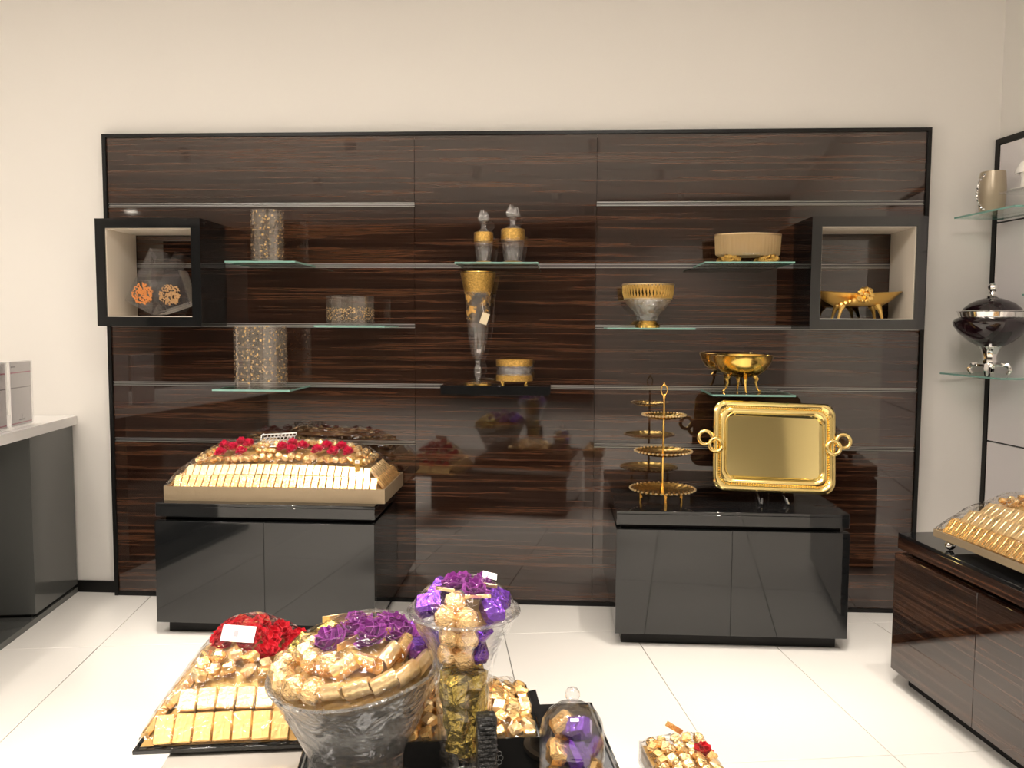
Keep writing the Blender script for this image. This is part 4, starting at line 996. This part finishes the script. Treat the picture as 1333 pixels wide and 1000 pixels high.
rshelf('short glass shelf on the right wall beside the urn lid', 3.36, 2.95, 1.568, .20)
t = thing('cream_vase', 'small cream pearl vase edged with clear jewels', 'vase', t2w(2.60, 3.70, 1.9485), AL)
MB().lathe([(0, 0), (.047, 0), (.050, .01), (.058, .06), (.060, .12), (.056, .17), (.053, .200), (.049, .200), (.052, .165), (.055, .12), (.045, .02), (0, .02)], 32).build('body', 'cream_vase', t)
jw = MB()
for k in range(15):
    u = k / 14; z = .025 + .16 * u; r_ = .053 + .010 * math.sin(PI * u)
    a = R(158 + 40 * (2 * u - 1) ** 2); jw.ico((r_ * math.cos(a), r_ * math.sin(a), z), .0075, 1, .2)
jw.build('jewel_border', 'jewel', t)
UC = t2w(2.555, 3.60, 1.2085)
t = thing('lidded_urn', 'dark plum lidded urn with silver foot and collar on glass shelf', 'urn', UC, AL)
for k in range(4):
    a = R(45 + 90 * k)
    MB().tube([(.045 * math.cos(a), .045 * math.sin(a), .050), (.075 * math.cos(a), .075 * math.sin(a), .046), (.085 * math.cos(a), .085 * math.sin(a), .025), (.072 * math.cos(a), .072 * math.sin(a), .006)], [.010, .013, .011, .010], 8).build('scroll_foot', 'chrome', t)
MB().lathe([(0, .038), (.058, .040), (.060, .052), (.034, .060), (.028, .085), (.040, .12), (.055, .135), (0, .137)], 32, fn=lambda p, a: (p.x * (1 + .05 * math.cos(10 * a)), p.y * (1 + .05 * math.cos(10 * a)), p.z)).build('stem', 'chrome', t)
MB().lathe([(0, .128), (.05, .132), (.09, .155), (.135, .195), (.158, .228), (.160, .245), (.150, .258), (.128, .268), (.125, .262), (.145, .245), (.145, .228), (.12, .195), (0, .15)], 48).build('body', 'dark_crystal', t)
MB().lathe([(.122, .264), (.132, .264), (.140, .290), (.146, .293), (.138, .296), (.126, .290)], 64, fn=lambda p, a: (p.x * (1 + .012 * math.cos(32 * a)), p.y * (1 + .012 * math.cos(32 * a)), p.z), closed=True).build('pierced_collar', 'chrome', t)
MB().lathe([(.125, .290), (.120, .305), (.090, .332), (.045, .350), (.018, .356), (0, .357)], 48).build('lid', 'dark_crystal', t)
MB().lathe([(0, .352), (.024, .355), (.026, .362), (.014, .370), (.012, .382), (.022, .394), (.024, .404), (.018, .416), (0, .424)], 20).build('finial', 'chrome', t)
t = thing('porcelain_ornament', 'white porcelain ornament with pitched top on the right wall', 'ornament', t2w(2.600, 3.475, 2.034), AL)
MB().lathe([(0, 0), (.062, 0), (.066, .004), (.030, .008), (0, .008)], 24).build('saucer', 'porcelain', t)
MB().lathe([(0, .007), (.026, .008), (.022, .05), (.028, .075), (0, .076)], 20).build('body', 'porcelain', t)
MB().lathe([(0, .074), (.046, .070), (.048, .078), (.030, .115), (.010, .130), (0, .132)], 20).build('top', 'porcelain', t)
t = thing('ornament_bracket', 'slim clear bracket under the white porcelain ornament', 'bracket', t2w(TXW - .022, 3.475, 2.0255), AL - PI / 2)
MB().box((0, -.095, 0), (.16, .19, .008)).build('plate', 'acrylic', t)
